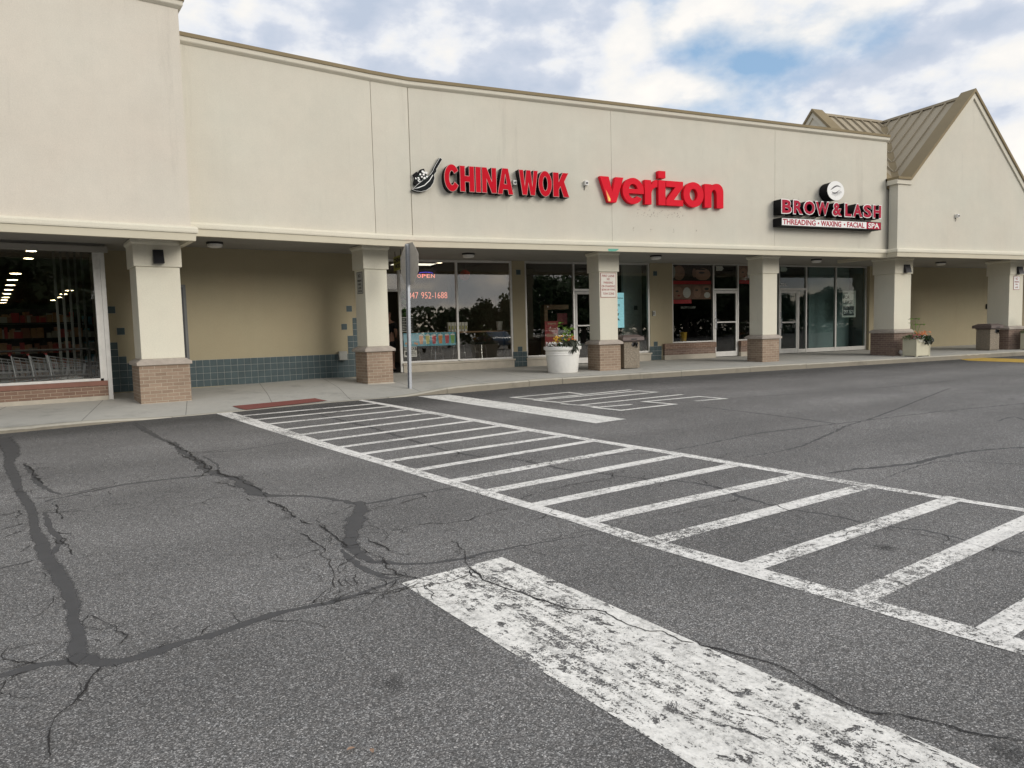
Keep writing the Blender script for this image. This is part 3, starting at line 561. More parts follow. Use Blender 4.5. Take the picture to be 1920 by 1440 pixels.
def text_on(txt, name, mat, parent, M, x0, x1, y0, y1, z=0.0, offset=.01, depth=.003, spacing=1.0, line=1.0):
    me = fit(text_mesh(txt, offset, .002, spacing, line), x0, x1, y0, y1, z, depth)
    return place_mesh(me, name, mat, parent, M)
def glyph_loops(ch, x0, x1, y0, y1): return [[(x0+px*(x1-x0), y0+py*(y1-y0)) for px, py in lp] for lp in G[ch]]
def glyph(ch, name, mat, parent, M, x0, x1, y0, y1, z0, z1, offset=0.0):
    me = curve_mesh(glyph_loops(ch, x0, x1, y0, y1), (z1-z0)/2, offset)
    for v in me.vertices: v.co.z += (z0+z1)/2
    return place_mesh(me, name, mat, parent, M)
# ---------------------------------------------------------------- ground
def GZ(x, y): return -.15+.01*(y-15.0)
mb = MB(); N = 6
for i in range(N):
    for j in range(N):
        xs = [-400+800*i/N, -400+800*(i+1)/N]; ys = [-400+800*j/N, -400+800*(j+1)/N]
        mb.face([(xs[0], ys[0], GZ(0, ys[0])), (xs[1], ys[0], GZ(0, ys[0])), (xs[1], ys[1], GZ(0, ys[1])), (xs[0], ys[1], GZ(0, ys[1]))])
struct(mb.build('parking_lot', 'asphalt'))
def lerp_path(pts, step):
    out = []
    for i in range(len(pts)-1):
        a, b = Vector(pts[i]), Vector(pts[i+1]); n = max(1, int((b-a).length/step))
        for k in range(n): out.append(tuple(a+(b-a)*k/n))
    out.append(tuple(pts[-1])); return out
def smooth_path(pts, step):
    P = [Vector(p) for p in pts]; out = []
    for i in range(len(P)-1):
        p0, p1, p2, p3 = P[max(i-1, 0)], P[i], P[i+1], P[min(i+2, len(P)-1)]
        n = max(2, int((Vector(p2[:2])-Vector(p1[:2])).length/step))
        for k in range(n):
            t_ = k/n
            out.append(.5*((2*p1)+(-p0+p2)*t_+(2*p0-5*p1+4*p2-p3)*t_*t_+(-p0+3*p1-3*p2+p3)*t_**3))
    out.append(P[-1]); return out
def strip(mb, L, R, z, seg=1):
    acc = 0
    for i in range(len(L)-1):
        a, b, c, d = Vector(L[i]), Vector(L[i+1]), Vector(R[i+1]), Vector(R[i]); ln = ((b-a).length+(c-d).length)/2; w_ = (a-d).length
        mb.face([(a.x, a.y, GZ(a.x, a.y)+z), (b.x, b.y, GZ(b.x, b.y)+z), (c.x, c.y, GZ(c.x, c.y)+z), (d.x, d.y, GZ(d.x, d.y)+z)],
                [(acc, 0), (acc+ln, 0), (acc+ln, w_), (acc, w_)], [(acc, 0), (acc+ln, 0), (acc+ln, 1), (acc, 1)])
        acc += ln
def resample(path, n):
    P = [Vector(p) for p in path]; cum = [0]
    for i in range(len(P)-1): cum.append(cum[-1]+(P[i+1]-P[i]).length)
    out = []
    for k in range(n):
        d = cum[-1]*k/(n-1); i = 0
        while i < len(cum)-2 and cum[i+1] < d: i += 1
        out.append(P[i]+(P[i+1]-P[i])*((d-cum[i])/max(1e-9, cum[i+1]-cum[i])))
    return out
def stroke(mb, a, b, w_, z):
    a, b = Vector(a), Vector(b); d = (b-a).normalized(); n = Vector((-d.y, d.x))*w_/2
    k = max(2, int((b-a).length/.25)); L = [a+n+(b-a)*i/k for i in range(k+1)]; R = [a-n+(b-a)*i/k for i in range(k+1)]
    strip(mb, L, R, z)
def extrap(path, d):
    a, b = Vector(path[-3]), Vector(path[-1]); return list(path)+[tuple(b+(b-a).normalized()*d)]
# crosswalk: two long lines and rungs
mb = MB()
for k in ('cw_left', 'cw_right'):
    A, B = D[k]; A = resample(extrap(A, 3.0), 70); B = resample(extrap(B, 3.0), 70)
    # one straight painted line: fit centre by endpoints, keep the hand-sprayed wobble small
    strip(mb, A, B, .0032)
struct(mb.build('crosswalk_edge_paint', 'paint_line'))
mb = MB()
RUNG_W = .145
for i, (a, b) in enumerate(D['rungs']):
    a, b = Vector(a), Vector(b); d = (b-a).normalized()
    if i == 17: b = Vector((5.75, 2.60))
    stroke(mb, a-d*.04, b+d*.05, .13 if i < 10 else .15, .0022)
for k in range(3):   # the rungs go on behind the photographer
    a = Vector((3.50+.16*k, 1.45-.63*k)); stroke(mb, a, a+Vector((2.45, .52)), .15, .0022)
struct(mb.build('crosswalk_rung_paint', 'paint_line'))
mb = MB(); A, B = D['bar_near']; A = [A[0], tuple((Vector(A[0])+Vector(A[3]))/2), A[3]]; B = [B[0], tuple((Vector(B[0])+Vector(B[5]))/2), B[5]]; strip(mb, resample(extrap(A, 3.2), 40), resample(extrap(B, 3.2), 40), .0025)
struct(mb.build('near_stop_bar_paint', 'paint_bar'))
mb = MB(); q = D['bar_far']; strip(mb, resample([q[0], q[3]], 20), resample([q[1], q[2]], 20), .003)
struct(mb.build('far_stop_bar_paint', 'paint_far'))
mb = MB()
zk = .003
for ch, pl in D['letters']:
    for i in range(len(pl)-1):
        a, b = Vector(pl[i]), Vector(pl[i+1]); d = (b-a).normalized(); zk += .0003
        stroke(mb, a-d*.05, b+d*.05, .105, zk)
struct(mb.build('stop_lettering_paint', 'paint_far'))
mb = MB(); mb.face([(x, y, GZ(x, y)+.005) for x, y in D['yellow']], None, [(0, .5)]*8)
struct(mb.build('yellow_line_paint', 'paint_yellow'))
# sealed seams
mb = MB(); zk = .0006
def ribbon(mb, pl, z, step, wob=.0, wj=.25, jit=0.0, smooth=True, grow=1.0):
    pts = smooth_path(pl, step) if smooth else [Vector(q) for q in lerp_path(pl, step)]
    n = len(pts); L, R = [], []
    for i, p_ in enumerate(pts):
        a, b = pts[max(i-1, 0)], pts[min(i+1, n-1)]; d = Vector((b.x-a.x, b.y-a.y))
        if d.length < 1e-6: d = Vector((1, 0))
        d.normalize(); nn = Vector((-d.y, d.x))
        off = mnoise.noise(Vector((p_.x*14, p_.y*14, 3)))*wob+(mnoise.noise(Vector((p_.x*45, p_.y*45, 7)))*jit)
        w_ = max(.002, p_.z*grow)*(1+wj*mnoise.noise(Vector((p_.x*9, p_.y*9, 1)))*2)
        if i in (0, n-1): w_ *= .35
        c_ = Vector((p_.x, p_.y))+nn*off; L.append(c_+nn*w_/2); R.append(c_-nn*w_/2)
    strip(mb, L, R, z)
rj = random.Random(21)
def jag(pl):
    """break a traced crack into short uneven chords"""
    out = [pl[0]]
    for a, b in zip(pl, pl[1:]):
        A, B = Vector(a), Vector(b); L = (B-A).xy.length; n = max(1, int(L/.07)); nn = Vector((-(B-A).y, (B-A).x, 0))/max(L, 1e-6)
        for k in range(1, n+1):
            p = A+(B-A)*(k/n)
            if k < n: p = p+nn*rj.uniform(-.5, .5)*min(.06, L/n*.8)
            out.append((p.x, p.y, p.z*rj.uniform(.5, 1.35)))
    return out
for pl in D['seal2']:
    A = smooth_path([Vector((*a, 0)) for a, b in pl], .07); B = smooth_path([Vector((*b, 0)) for a, b in pl], .07); n = min(len(A), len(B))
    A = resample([v.xy for v in A], 150); B = resample([v.xy for v in B], 150)
    def wj(P_, s_): return [p_+Vector((mnoise.noise(Vector((p_.x*9, p_.y*9, s_))), mnoise.noise(Vector((p_.x*9, p_.y*9, s_+5)))))*.016 for p_ in P_]
    A, B = wj(A, 1), wj(B, 4); C_ = [(a+b)/2 for a, b in zip(A, B)]
    A = [c_+(a-c_)*1.12 for a, c_ in zip(A, C_)]; B = [c_+(b-c_)*1.12 for b, c_ in zip(B, C_)]
    strip(mb, A, B, zk); zk += .00006
for k_, pl in enumerate(D['seal']):
    ribbon(mb, pl, zk, .06, .03, .35, .010, grow=2.1 if k_ < 2 else 1.6); zk += .00006
struct(mb.build('crack_sealant', 'tar'))
rb = random.Random(5)
def hair(x, y, a, L, w_):
    pts = [(x, y, w_)]; n = max(3, int(L/.045))
    for k in range(n):
        a += rb.uniform(-.75, .75); st = L/n; x += cos(a)*st; y += sin(a)*st; pts.append((x, y, w_*(1-k/n*.6)*rb.uniform(.6, 1.3)))
        if rb.random() < .10 and L > .2: hair(x, y, a+rb.choice((-1, 1))*rb.uniform(.6, 1.3), L*.5, w_*.7)
    HAIR.append(pts)
HAIR = []
for pl in D['seal'][:9]+D['seal'][9:10]+[[((a[0]+b[0])/2, (a[1]+b[1])/2, .1) for a, b in D['seal2'][0]]]:
    for a, b in zip(pl, pl[1:]):
        L = sqrt((b[0]-a[0])**2+(b[1]-a[1])**2); an = math.atan2(b[1]-a[1], b[0]-a[0]); dist = sqrt(a[0]**2+a[1]**2)
        for k in range(int(L*(2.0 if dist < 10 else .9)+rb.random())):
            u = rb.random(); sg = rb.choice((-1, 1)); off = a[2]*.7
            hair(a[0]+(b[0]-a[0])*u-sin(an)*sg*off, a[1]+(b[1]-a[1])*u+cos(an)*sg*off, an+sg*rb.uniform(.1, 1.0), rb.uniform(.12, .55), rb.uniform(.003, .006)*(1 if dist < 6 else 1.6))
for cx_, cy_ in ((1.05, 4.6), (.55, 5.1), (.2, 6.5), (-1.0, 7.2), (.9, 4.2), (.75, 3.9)):
    for k in range(5): hair(cx_+rb.uniform(-.25, .25), cy_+rb.uniform(-.3, .3), rb.uniform(0, 6.28), rb.uniform(.2, .6), .0045)
mb = MB(); zk = .0038
for pl in HAIR: ribbon(mb, pl, zk, .02, .0, .6, .006, smooth=False, grow=1.0); zk += .000002
struct(mb.build('hairline_cracks', 'crack_black'))
mb = MB(); zk = .0048
for pl in D['cracks']:
    ribbon(mb, jag(pl), zk, .02, .0, .55, .010, smooth=False, grow=1.25); zk += .00002
struct(mb.build('asphalt_cracks', 'crack_black'))
# ---------------------------------------------------------------- walkway and kerb
EDGE = [(-14, 9.95), (-9, 11.1), (-2.9, 12.72), (-1.74, 13.08), (-1.2, 13.27), (.36, 13.62), (1.3, 13.93), (2.18, 14.18), (2.99, 14.32), (3.8, 14.42), (5.0, 14.52), (5.8, 14.68), (6.5, 14.88), (7.8, 15.10), (9.5, 15.16), (11.3, 15.2), (14, 15.22), (18, 15.2), (23, 15.2), (40, 15.2)]
def edge_y(x):
    for (x0, y0), (x1, y1) in zip(EDGE, EDGE[1:]):
        if x0 <= x <= x1: return y0+(y1-y0)*(x-x0)/(x1-x0)
    return EDGE[-1][1]
def sm(a, b, x): t_ = min(1, max(0, (x-a)/(b-a))); return t_*t_*(3-2*t_)
def WZ(x, y):
    base = -.10+.06*sm(-.8, 3.6, x)+.04*sm(3.6, 5.6, x)
    d = y-edge_y(x); base += (.012+.026*(1-sm(2.5, 4.5, x)))*max(0, min(4.5, d-.2))
    r = sm(-1.9, -.4, x)*(1-sm(3.3, 5.1, x))
    low = GZ(x, y)+.006
    if x > 3.3: pass
    return base*(1-r*(1-sm(.15, 1.7, d)))+low*(r*(1-sm(.15, 1.7, d)))
xs = [-14+.25*i for i in range(int(54/.25)+1)]
ROWS = [.155, .3, .6, .9, 1.3, 1.8, 2.4, 3.2, 4.4, 6.2]
mb = MB()
for x0, x1 in zip(xs, xs[1:]):
    for r0, r1 in zip(ROWS, ROWS[1:]):
        q = [(x0, edge_y(x0)+r0), (x1, edge_y(x1)+r0), (x1, edge_y(x1)+r1), (x0, edge_y(x0)+r1)]
        mb.face([(x, y, WZ(x, y)) for x, y in q])
struct(mb.build('walkway', 'concrete', smooth=True))
# kerb: cast in lengths with open joints, rounded arris
mb = MB(); sx = -14; cuts = [-14, -11, -8, -5, -3.1, -.55, 1.5, 3.45, 4.75, 6.9, 7.85, 10.1, 11.4, 13.7, 15.75, 18.1, 20.3, 22.6, 25, 27.4, 30, 33, 36, 40]
for a, b in zip(cuts, cuts[1:]):
    n = max(2, int((b-a)/.12)); xx = [a+.006+(b-a-.012)*i/n for i in range(n+1)]; rings = []
    dz = random.uniform(-.006, .004)
    for x in xx:
        y = edge_y(x); sl = (edge_y(x+.05)-edge_y(x-.05))/.1; nn = Vector((sl, -1)).normalized()*-1
        zt = WZ(x, y+.15)+.004+dz; lo = GZ(x, y)-.2
        wob_ = mnoise.noise(Vector((x*3, 0, 0)))*.008; chip_ = max(0, mnoise.noise(Vector((x*5, 4, 0)))-.25)*.06
        pr = [(0+wob_, lo), (0+wob_, zt-.03-chip_), (.012+wob_, zt-.008-chip_*.4), (.035+wob_+chip_*.5, zt), (.155, zt), (.155, lo)]
        rings.append([(x+nn.x*o_, y+nn.y*o_, z) for o_, z in pr])
    for i in range(n):
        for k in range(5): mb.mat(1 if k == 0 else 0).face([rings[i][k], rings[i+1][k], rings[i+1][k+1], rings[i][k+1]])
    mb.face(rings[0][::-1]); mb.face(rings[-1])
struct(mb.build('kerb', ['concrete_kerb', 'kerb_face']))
mb = MB(); 
pts = [Vector(p_) for p_ in ((.443, 14.34), (2.03, 14.82), (2.215, 14.45), (.655, 13.74))]; nx = 12
for i in range(nx):
    for j in range(4):
        def Q(u, v): a = pts[0].lerp(pts[1], u); b = pts[3].lerp(pts[2], u); c_ = b.lerp(a, v); return (c_.x, c_.y, WZ(c_.x, c_.y)+.012)
        mb.face([Q(i/nx, j/4), Q((i+1)/nx, j/4), Q((i+1)/nx, (j+1)/4), Q(i/nx, (j+1)/4)])
o = mb.build('tactile_mat', 'mat_red'); tag(o, 'dull red ramp mat set flush in the walkway before the crosswalk', 'mat')
# ---------------------------------------------------------------- buildings
def fascia(parent, path, z0, wall_top, nm_wall='fascia'):
    """dressings along a facade path; z0 = underside of the metal drip edge"""
    mb = MB(); mb.sweep(path, [(0, z0), (.012, z0+.135), (-.10, z0+.135), (-.10, z0)]); mb.build('drip_edge', 'edge_metal', parent)
    mb = MB(); pr = [(-.10, z0+.135), (.035, z0+.135), (.042, z0+.16), (.042, z0+.215), (.03, z0+.24), (.0, z0+.255), (-.055, z0+.262), (-.10, z0+.262)]
    mb.sweep(path, pr); mb.build('fascia_moulding', 'stucco_cream', parent)
    mb = MB(); mb.sweep(path, [(-.05, wall_top-.20), (.0, wall_top-.165), (.012, wall_top-.15), (.012, wall_top-.073), (-.10, wall_top-.073), (-.10, wall_top-.20)]); mb.build('parapet_trim', 'stucco_trim', parent)
    mb = MB(); mb.sweep(path, [(.035, wall_top-.073), (.035, wall_top-.004), (.02, wall_top), (-.40, wall_top+.01), (-.40, wall_top-.073)]); mb.build('coping', 'coping_metal', parent)
def column(parent, x, y, e, w_, zb, za, zs, zt, brick='brick_tan', lip=False):
    M = RZ((x, y, 0), e); c = (w_/2, w_/2); k = .045 if w_ < .6 else .062
    mb = MB(); mb.box((0, 0, za), (w_, w_, zs)); sh = mb.build('column', 'stucco_cream', parent, M, bevel=.012)
    mb = MB(); q = w_+.07; mb.box((c[0]-q/2, c[1]-q/2, zs), (c[0]+q/2, c[1]+q/2, zt-.10)); mb.frustum(c, q, q, zt-.10, q+.06, q+.06, zt-.06); mb.box((c[0]-q/2-.03, c[1]-q/2-.03, zt-.06), (c[0]+q/2+.03, c[1]+q/2+.03, zt-.002))
    mb.build('capital', 'stucco_cream', sh, M, bevel=.006)
    mb = MB(); q = w_+.205; mb.box((c[0]-q/2, c[1]-q/2, za-.115), (c[0]+q/2, c[1]+q/2, za-.06)); mb.frustum(c, q, q, za-.06, w_+.03, w_+.03, za); mb.build('stone_cap', 'stone_cap', sh, M, bevel=.004)
    mb = MB(); q = w_+2*k; mb.box((c[0]-q/2, c[1]-q/2, zb-.25), (c[0]+q/2, c[1]+q/2, za-.115))
    mb.build('brick_base', brick, sh, M, bevel=.004)
    if lip:
        mb = MB(); q = w_+2*k+.06; mb.box((c[0]-q/2, c[1]-q/2, zb-.2), (c[0]+q/2, c[1]+q/2, zb+.02)); mb.frustum(c, q, q, zb+.02, q-.058, q-.058, zb+.055); mb.build('mortar_footing', 'sill_stone', sh, M)
    return sh
def window(parent, V, H, panes, gm, y=19.5, M=None, mat='aluminium', d=.09, nm='window'):
    """V: (x0,x1,z0,z1) uprights, H: rails, panes: glass rects"""
    mb = MB()
    for x0, x1, z0, z1 in V: mb.box((x0, y-.035, z0), (x1, y-.035+d, z1))
    for x0, x1, z0, z1 in H: mb.box((x0, y-.028, z0), (x1, y-.028+d-.014, z1))
    f_ = mb.build(nm, mat, parent, M, bevel=.004)
    for x0, x1, z0, z1 in panes:
        mb = MB(); mb.box((x0-.01, y+.005, z0-.01), (x1+.01, y+.011, z1+.01)); mb.build('pane', gm, f_, M)
    return f_
def door(parent, x0, x1, z0, z1, gm, hinge='r', y=19.5, M=None, midz=1.24, mat='aluminium'):
    mb = MB(); s_ = .07; a, b = y-.03, y+.015
    mb.box((x0, a, z0), (x0+s_, b, z1)); mb.box((x1-s_, a, z0), (x1, b, z1)); mb.box((x0+s_, a+.002, z1-.09), (x1-s_, b, z1)); mb.box((x0+s_, a+.002, z0), (x1-s_, b, z0+.17))
    dr = mb.build('door', mat, parent, M, bevel=.004)
    mb = MB(); mb.box((x0+s_-.01, y-.005, z0+.16), (x1-s_+.01, y+.001, z1-.08)); mb.build('pane', gm, dr, M)
    mb = MB(); mb.box((x0+s_-.01, a-.035, midz-.02), (x1-s_+.01, a-.012, midz+.02)); mb.box((x0+s_-.01, a-.012, midz-.02), (x0+s_+.02, a+.003, midz+.02)); mb.box((x1-s_-.02, a-.012, midz-.02), (x1-s_+.01, a+.003, midz+.02)); mb.build('push_bar', mat, dr, M)
    hx = x0+.035 if hinge == 'r' else x1-.035
    mb = MB(); mb.tube([(hx, a, midz-.22), (hx, a-.06, midz-.2), (hx, a-.06, midz+.12), (hx, a, midz+.14)], .014, 8); mb.box((hx-.02, a-.008, midz+.2), (hx+.02, a-.0005, midz+.36)); mb.build('handle', 'galvanised', dr, M)
    return dr
def room(parent, x0, x1, y0, y1, z0, z1, wall='interior_wall', floor='interior_floor', ceil='interior_dark', M=None):
    mb = MB(); t_ = .06
    mb.mat(0); mb.box((x0-t_, y0, z0), (x0, y1, z1)); mb.box((x1, y0, z0), (x1+t_, y1, z1)); mb.box((x0-t_, y1, z0), (x1+t_, y1+t_, z1))
    mb.mat(1); mb.box((x0, y0, z0-.05), (x1, y1, z0+.002)); mb.mat(2); mb.box((x0, y0, z1-.002), (x1, y1, z1+.05))
    return mb.build('interior', [wall, floor, ceil], parent, M)
# ===== middle building: shop row
row = thing('shop_row_building', 'long cream stucco shop row with brown topped parapet carrying the three shop signs', 'building', (9.0, 19.5, 0))
PATH = [(-.55, 14.686), (3.619, 15.597), (4.478, 15.727), (19.60, 15.735)]
fascia(row, PATH, 3.10, 6.81)
def panel(p0, p1, z0, z1, parent, mat='stucco_wall', th=.2, inset=.06):
    a, b = Vector(p0), Vector(p1); d = (b-a).normalized(); n = Vector((-d.y, d.x)); a2, b2 = a+n*inset, b+n*inset
    mb = MB(); q = [a2+d*.003, b2-d*.003, b2-d*.003+n*th, a2+d*.003+n*th]
    lo = [(v.x, v.y, z0) for v in q]; hi = [(v.x, v.y, z1) for v in q]
    for i in range(4): mb.face([lo[i], lo[(i+1) % 4], hi[(i+1) % 4], hi[i]])
    mb.face(hi); mb.face(lo[::-1]); return mb.build('wall_panel', mat, parent, bevel=.004)
for a, b in (((-.55, 14.686), (3.619, 15.597)), ((3.619, 15.597), (4.478, 15.727)), ((4.478, 15.727), (9.72, 15.73)), ((9.72, 15.73), (15.10, 15.733)), ((15.10, 15.733), (19.54, 15.735))):
    panel(a, b, 3.22, 6.66, row)
mb = MB(); mb.sweep(PATH, [(-.085, 3.23), (-.085, 6.65), (-.30, 6.65), (-.30, 3.23)]); mb.build('wall_core', 'stucco_trim', row)
# soffit (one slab from drip edge to shopfront) and roof deck
def slab(poly, z0, z1, name, mat, parent):
    mb = MB(); mb.prism([(x, y, z0) for x, y in poly], (0, 0, z1-z0)); return mb.build(name, mat, parent)
bk = M2 @ Vector((-8.5, 6, 0))
slab([(-.5, 14.80), (3.60, 15.70), (4.47, 15.83), (19.54, 15.84), (30.0, 15.84), (30.0, 20.2), (3.0, 20.2), (-8, 20.2), (-8, 17.6), (-1.75, 16.9), (-.9, 14.95)], 3.20, 3.30, 'soffit', 'soffit_paint', row)
slab([(-.3, 15.1), (4.4, 16.1), (19.5, 16.1), (19.5, 32), (-8, 32), (-6, 18)], 6.15, 6.25, 'roof_deck', 'coping_metal', row)
column(row, 3.47, 16.37, E2, .56, -.03, .87, 2.655, 3.19, 'brick_tan', True)
column(row, 9.76, 16.54, 0, .56, 0, .83, 2.655, 3.19)
column(row, 15.36, 16.54, 0, .56, 0, .82, 2.655, 3.19)
# rear walls
SB = .03
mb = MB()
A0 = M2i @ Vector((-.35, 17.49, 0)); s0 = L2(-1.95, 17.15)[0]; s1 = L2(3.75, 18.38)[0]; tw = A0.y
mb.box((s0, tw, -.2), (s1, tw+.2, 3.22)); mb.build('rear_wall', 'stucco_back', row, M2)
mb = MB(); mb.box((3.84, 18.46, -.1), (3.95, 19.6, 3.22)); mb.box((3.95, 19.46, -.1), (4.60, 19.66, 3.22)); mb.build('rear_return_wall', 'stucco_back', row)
def tiles(parent, cells, x0, z0, y, M=None, ts=.152, nm='tile_dado'):
    mb = MB(); mb.mat(1)
    cs = sorted(set(cells))
    for i, j in cs: mb.box((x0+i*ts, y-.006, z0+j*ts), (x0+(i+1)*ts, y+.03, z0+(j+1)*ts))
    mb.mat(0)
    for i, j in cs: mb.box((x0+i*ts+.004, y-.012, z0+j*ts+.004), (x0+(i+1)*ts-.004, y-.0065, z0+(j+1)*ts-.004))
    return mb.build(nm, ['tile_slate', 'grout'], parent, M)
sr = L2(3.53, 18.33)[0]; ts = .152
nt = int((sr-s0)/ts)
sm0 = sr-nt*ts
cells = [(i, j) for i in range(nt+2) for j in range(4)]
c0 = nt-1
cells += [(c0, 5), (c0+1, 5), (c0, 6), (c0+1, 6), (c0+1, 7), (c0+1, 8), (c0+1, 9), (c0+1, 4), (c0, 4)]
sl = L2(-1.8, 17.17)[0]; cl = int(round((sl-sm0)/ts))
cells += [(cl+0, 4), (cl+1, 4), (cl, 5), (cl, 6), (cl-1, 4), (cl-1, 5), (cl-1, 6), (cl, 4)]
cs_ = set(cells)
for ij in ((c0-1, 8), (c0, 11), (cl+1, 8), (cl, 11)): tiles(row, [ij], sm0, .065, tw, M2, nm='accent_tile')
tiles(row, cells, sm0, .065, tw, M2)
mb = MB(); xd = L2(-.36, 17.49)[0]
mb.box((xd-.95, tw-.03, .05), (xd+.06, tw+.0, 2.36)); dd = mb.build('service_door', 'door_grey', row, M2)
mb = MB(); mb.box((xd-.90, tw-.045, .05), (xd+.0, tw-.0305, 2.30)); mb.build('door_leaf', 'dark_metal', dd, M2)
# main shopfront piers
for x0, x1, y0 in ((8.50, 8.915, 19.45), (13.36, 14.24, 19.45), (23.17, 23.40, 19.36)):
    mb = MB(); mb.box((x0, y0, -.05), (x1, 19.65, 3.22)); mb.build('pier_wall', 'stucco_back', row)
for x0 in (8.485, 13.345):
    n = 3; cells = [(i, j) for i in range(n) for j in range(3)]+[(1, 3)]
    if x0 < 9: cells = [(i, j) for i in range(3) for j in range(3)]+[(1, 3)]
    tiles(row, cells, x0-.01, .055, 19.45); tiles(row, [(1, 18)], x0-.01, .055, 19.45, nm='accent_tile')
# China Wok front
window(row, [(5.045, 5.115, .06, 3.2), (6.74, 6.80, .33, 3.2), (8.44, 8.50, .30, 3.2), (4.60, 4.66, .06, 3.2)], [(5.115, 6.74, 3.14, 3.2), (6.80, 8.44, 3.14, 3.2), (5.115, 6.74, .31, .36), (6.80, 8.44, .31, .36), (4.66, 5.045, 3.14, 3.2), (4.66, 5.045, 2.31, 2.38)],
       [(5.115, 6.74, .36, 3.14), (6.80, 8.44, .36, 3.14), (4.66, 5.045, 2.38, 3.14)], 'glass', mat='white_metal')
mb = MB(); mb.box((5.10, 19.40, .255), (8.53, 19.62, .308)); mb.build('window_sill', 'sill_stone', row, bevel=.006)
mb = MB(); mb.box((5.12, 19.43, -.05), (8.50, 19.60, .254)); mb.build('bulkhead', 'sill_stone', row)
# phone shop front
window(row, [(8.915, 8.97, .33, 3.2), (10.55, 10.61, .06, 3.2), (11.62, 11.67, .06, 3.2), (13.30, 13.36, .33, 3.2)], [(8.97, 10.55, 3.14, 3.2), (8.97, 10.55, .31, .37), (10.61, 11.62, 2.31, 2.38), (10.61, 11.62, 3.14, 3.2), (11.67, 13.30, 3.14, 3.2), (11.67, 13.30, .31, .37)],
       [(8.97, 10.55, .37, 3.14), (10.61, 11.62, 2.38, 3.14), (11.67, 13.30, .37, 3.14)], 'glass', mat='aluminium')
door(row, 10.62, 11.61, .07, 2.30, 'glass', 'l', mat='white_metal')
for x0, x1 in ((8.90, 10.56), (11.66, 13.40)):
    mb = MB(); mb.box((x0, 19.40, .255), (x1, 19.62, .308)); mb.build('window_sill', 'sill_stone', row, bevel=.006)
    mb = MB(); mb.box((x0+.02, 19.43, -.05), (x1-.03, 19.60, .254)); mb.build('bulkhead', 'sill_stone', row)
# brow shop front
window(row, [(14.24, 14.28, .58, 3.2), (15.92, 15.97, .06, 3.2), (16.97, 17.02, .06, 3.2), (18.05, 18.12, .06, 3.2)], [(14.28, 15.92, 3.17, 3.2), (14.28, 15.92, .585, .625), (15.97, 16.97, 3.17, 3.2), (15.97, 16.97, 2.32, 2.38), (17.02, 18.05, 3.17, 3.2), (17.02, 18.05, .585, .625)],
       [(14.28, 15.92, .625, 3.17), (15.97, 16.97, 2.38, 3.17), (17.02, 18.05, .625, 3.17)], 'glass_dark', mat='aluminium')
door(row, 15.98, 16.965, .07, 2.31, 'glass_dark', 'r', mat='white_metal')
for x0, x1 in ((13.84, 15.94), (17.0, 18.10)):
    mb = MB(); mb.box((x0, 19.33, .40), (x1, 19.60, .58)); mb.build('brick_sill', 'brick_red', row, bevel=.004)
    mb = MB(); mb.box((x0+.01, 19.36, .20), (x1-.01, 19.60, .399)); mb.build('bulkhead', 'brick_brown', row)
    mb = MB(); mb.box((x0+.005, 19.345, -.05), (x1-.005, 19.60, .199)); mb.build('bulkhead_base', 'sill_stone', row)
# vacant unit front
window(row, [(18.12, 18.17, .06, 3.2), (18.82, 18.86, .06, 3.2), (19.72, 19.78, .06, 2.31), (20.09, 20.15, .06, 3.2), (21.54, 21.61, .06, 3.2), (23.09, 23.16, .06, 3.2)],
       [(18.17, 18.82, 3.15, 3.2), (18.17, 18.82, .07, .20), (18.86, 20.09, 3.15, 3.2), (18.86, 20.09, 2.32, 2.39), (19.78, 20.09, .07, .20), (20.15, 21.54, 3.15, 3.2), (20.15, 21.54, .07, .21), (21.61, 23.09, 3.15, 3.2), (21.61, 23.09, .07, .21)],
       [(18.17, 18.82, .20, 3.15), (18.86, 20.09, 2.39, 3.15), (19.78, 20.09, .20, 2.32), (20.15, 21.54, .21, 3.15), (21.61, 23.09, .21, 3.15)], 'glass_film', mat='aluminium')
door(row, 18.865, 19.715, .07, 2.315, 'glass_film', 'r', mat='white_metal', midz=1.18)
room(row, 4.2, 8.7, 19.66, 26, .05, 3.4); room(row, 8.85, 13.65, 19.66, 27, .05, 3.4, 'interior_dark'); room(row, 13.85, 18.0, 19.66, 25, .05, 3.4, 'interior_dark', 'interior_dark'); room(row, 18.2, 23.3, 19.66, 22.5, .05, 3.4, 'interior_teal', 'interior_floor', 'interior_dark')
mb = MB(); mb.box((20.9, 20.1, .05), (22.95, 20.15, 3.38)); mb.build('paper_screen', 'interior_teal', row)
# ===== left building: big store
L0 = L2(-.02, 14.33); sL, tL = L0
big_ = thing('corner_store_building', 'taller cream stucco block at the far left with a big store window', 'building', (-3.0, 16.0, -.1))
def W2(s_, t_): v = M2 @ Vector((s_, t_, 0)); return (v.x, v.y)
PL = [W2(sL-14, tL), W2(sL, tL), W2(sL, tL+1.2)]
fascia(big_, PL, 2.95, 7.24)
mb = MB(); mb.box((sL-14, tL+.06, 3.08), (sL-.06, tL+.35, 7.08)); mb.box((sL-.30, tL+.35, 3.08), (sL-.062, tL+6, 7.08)); mb.build('wall_panel', 'stucco_left', big_, M2)
mb = MB(); mb.box((sL-14, tL+.2, 7.09), (sL-.2, tL+9, 7.15)); mb.build('roof_deck', 'coping_metal', big_, M2)
mb = MB(); mb.box((sL-14, tL+.10, 3.06), (sL-.10, tL+3.4, 3.12)); mb.build('soffit', 'soffit_paint', big_, M2)
column(big_, -1.085, 15.10, E2, .765, -.09, .80, 2.55, 3.055, 'brick_tan', True)
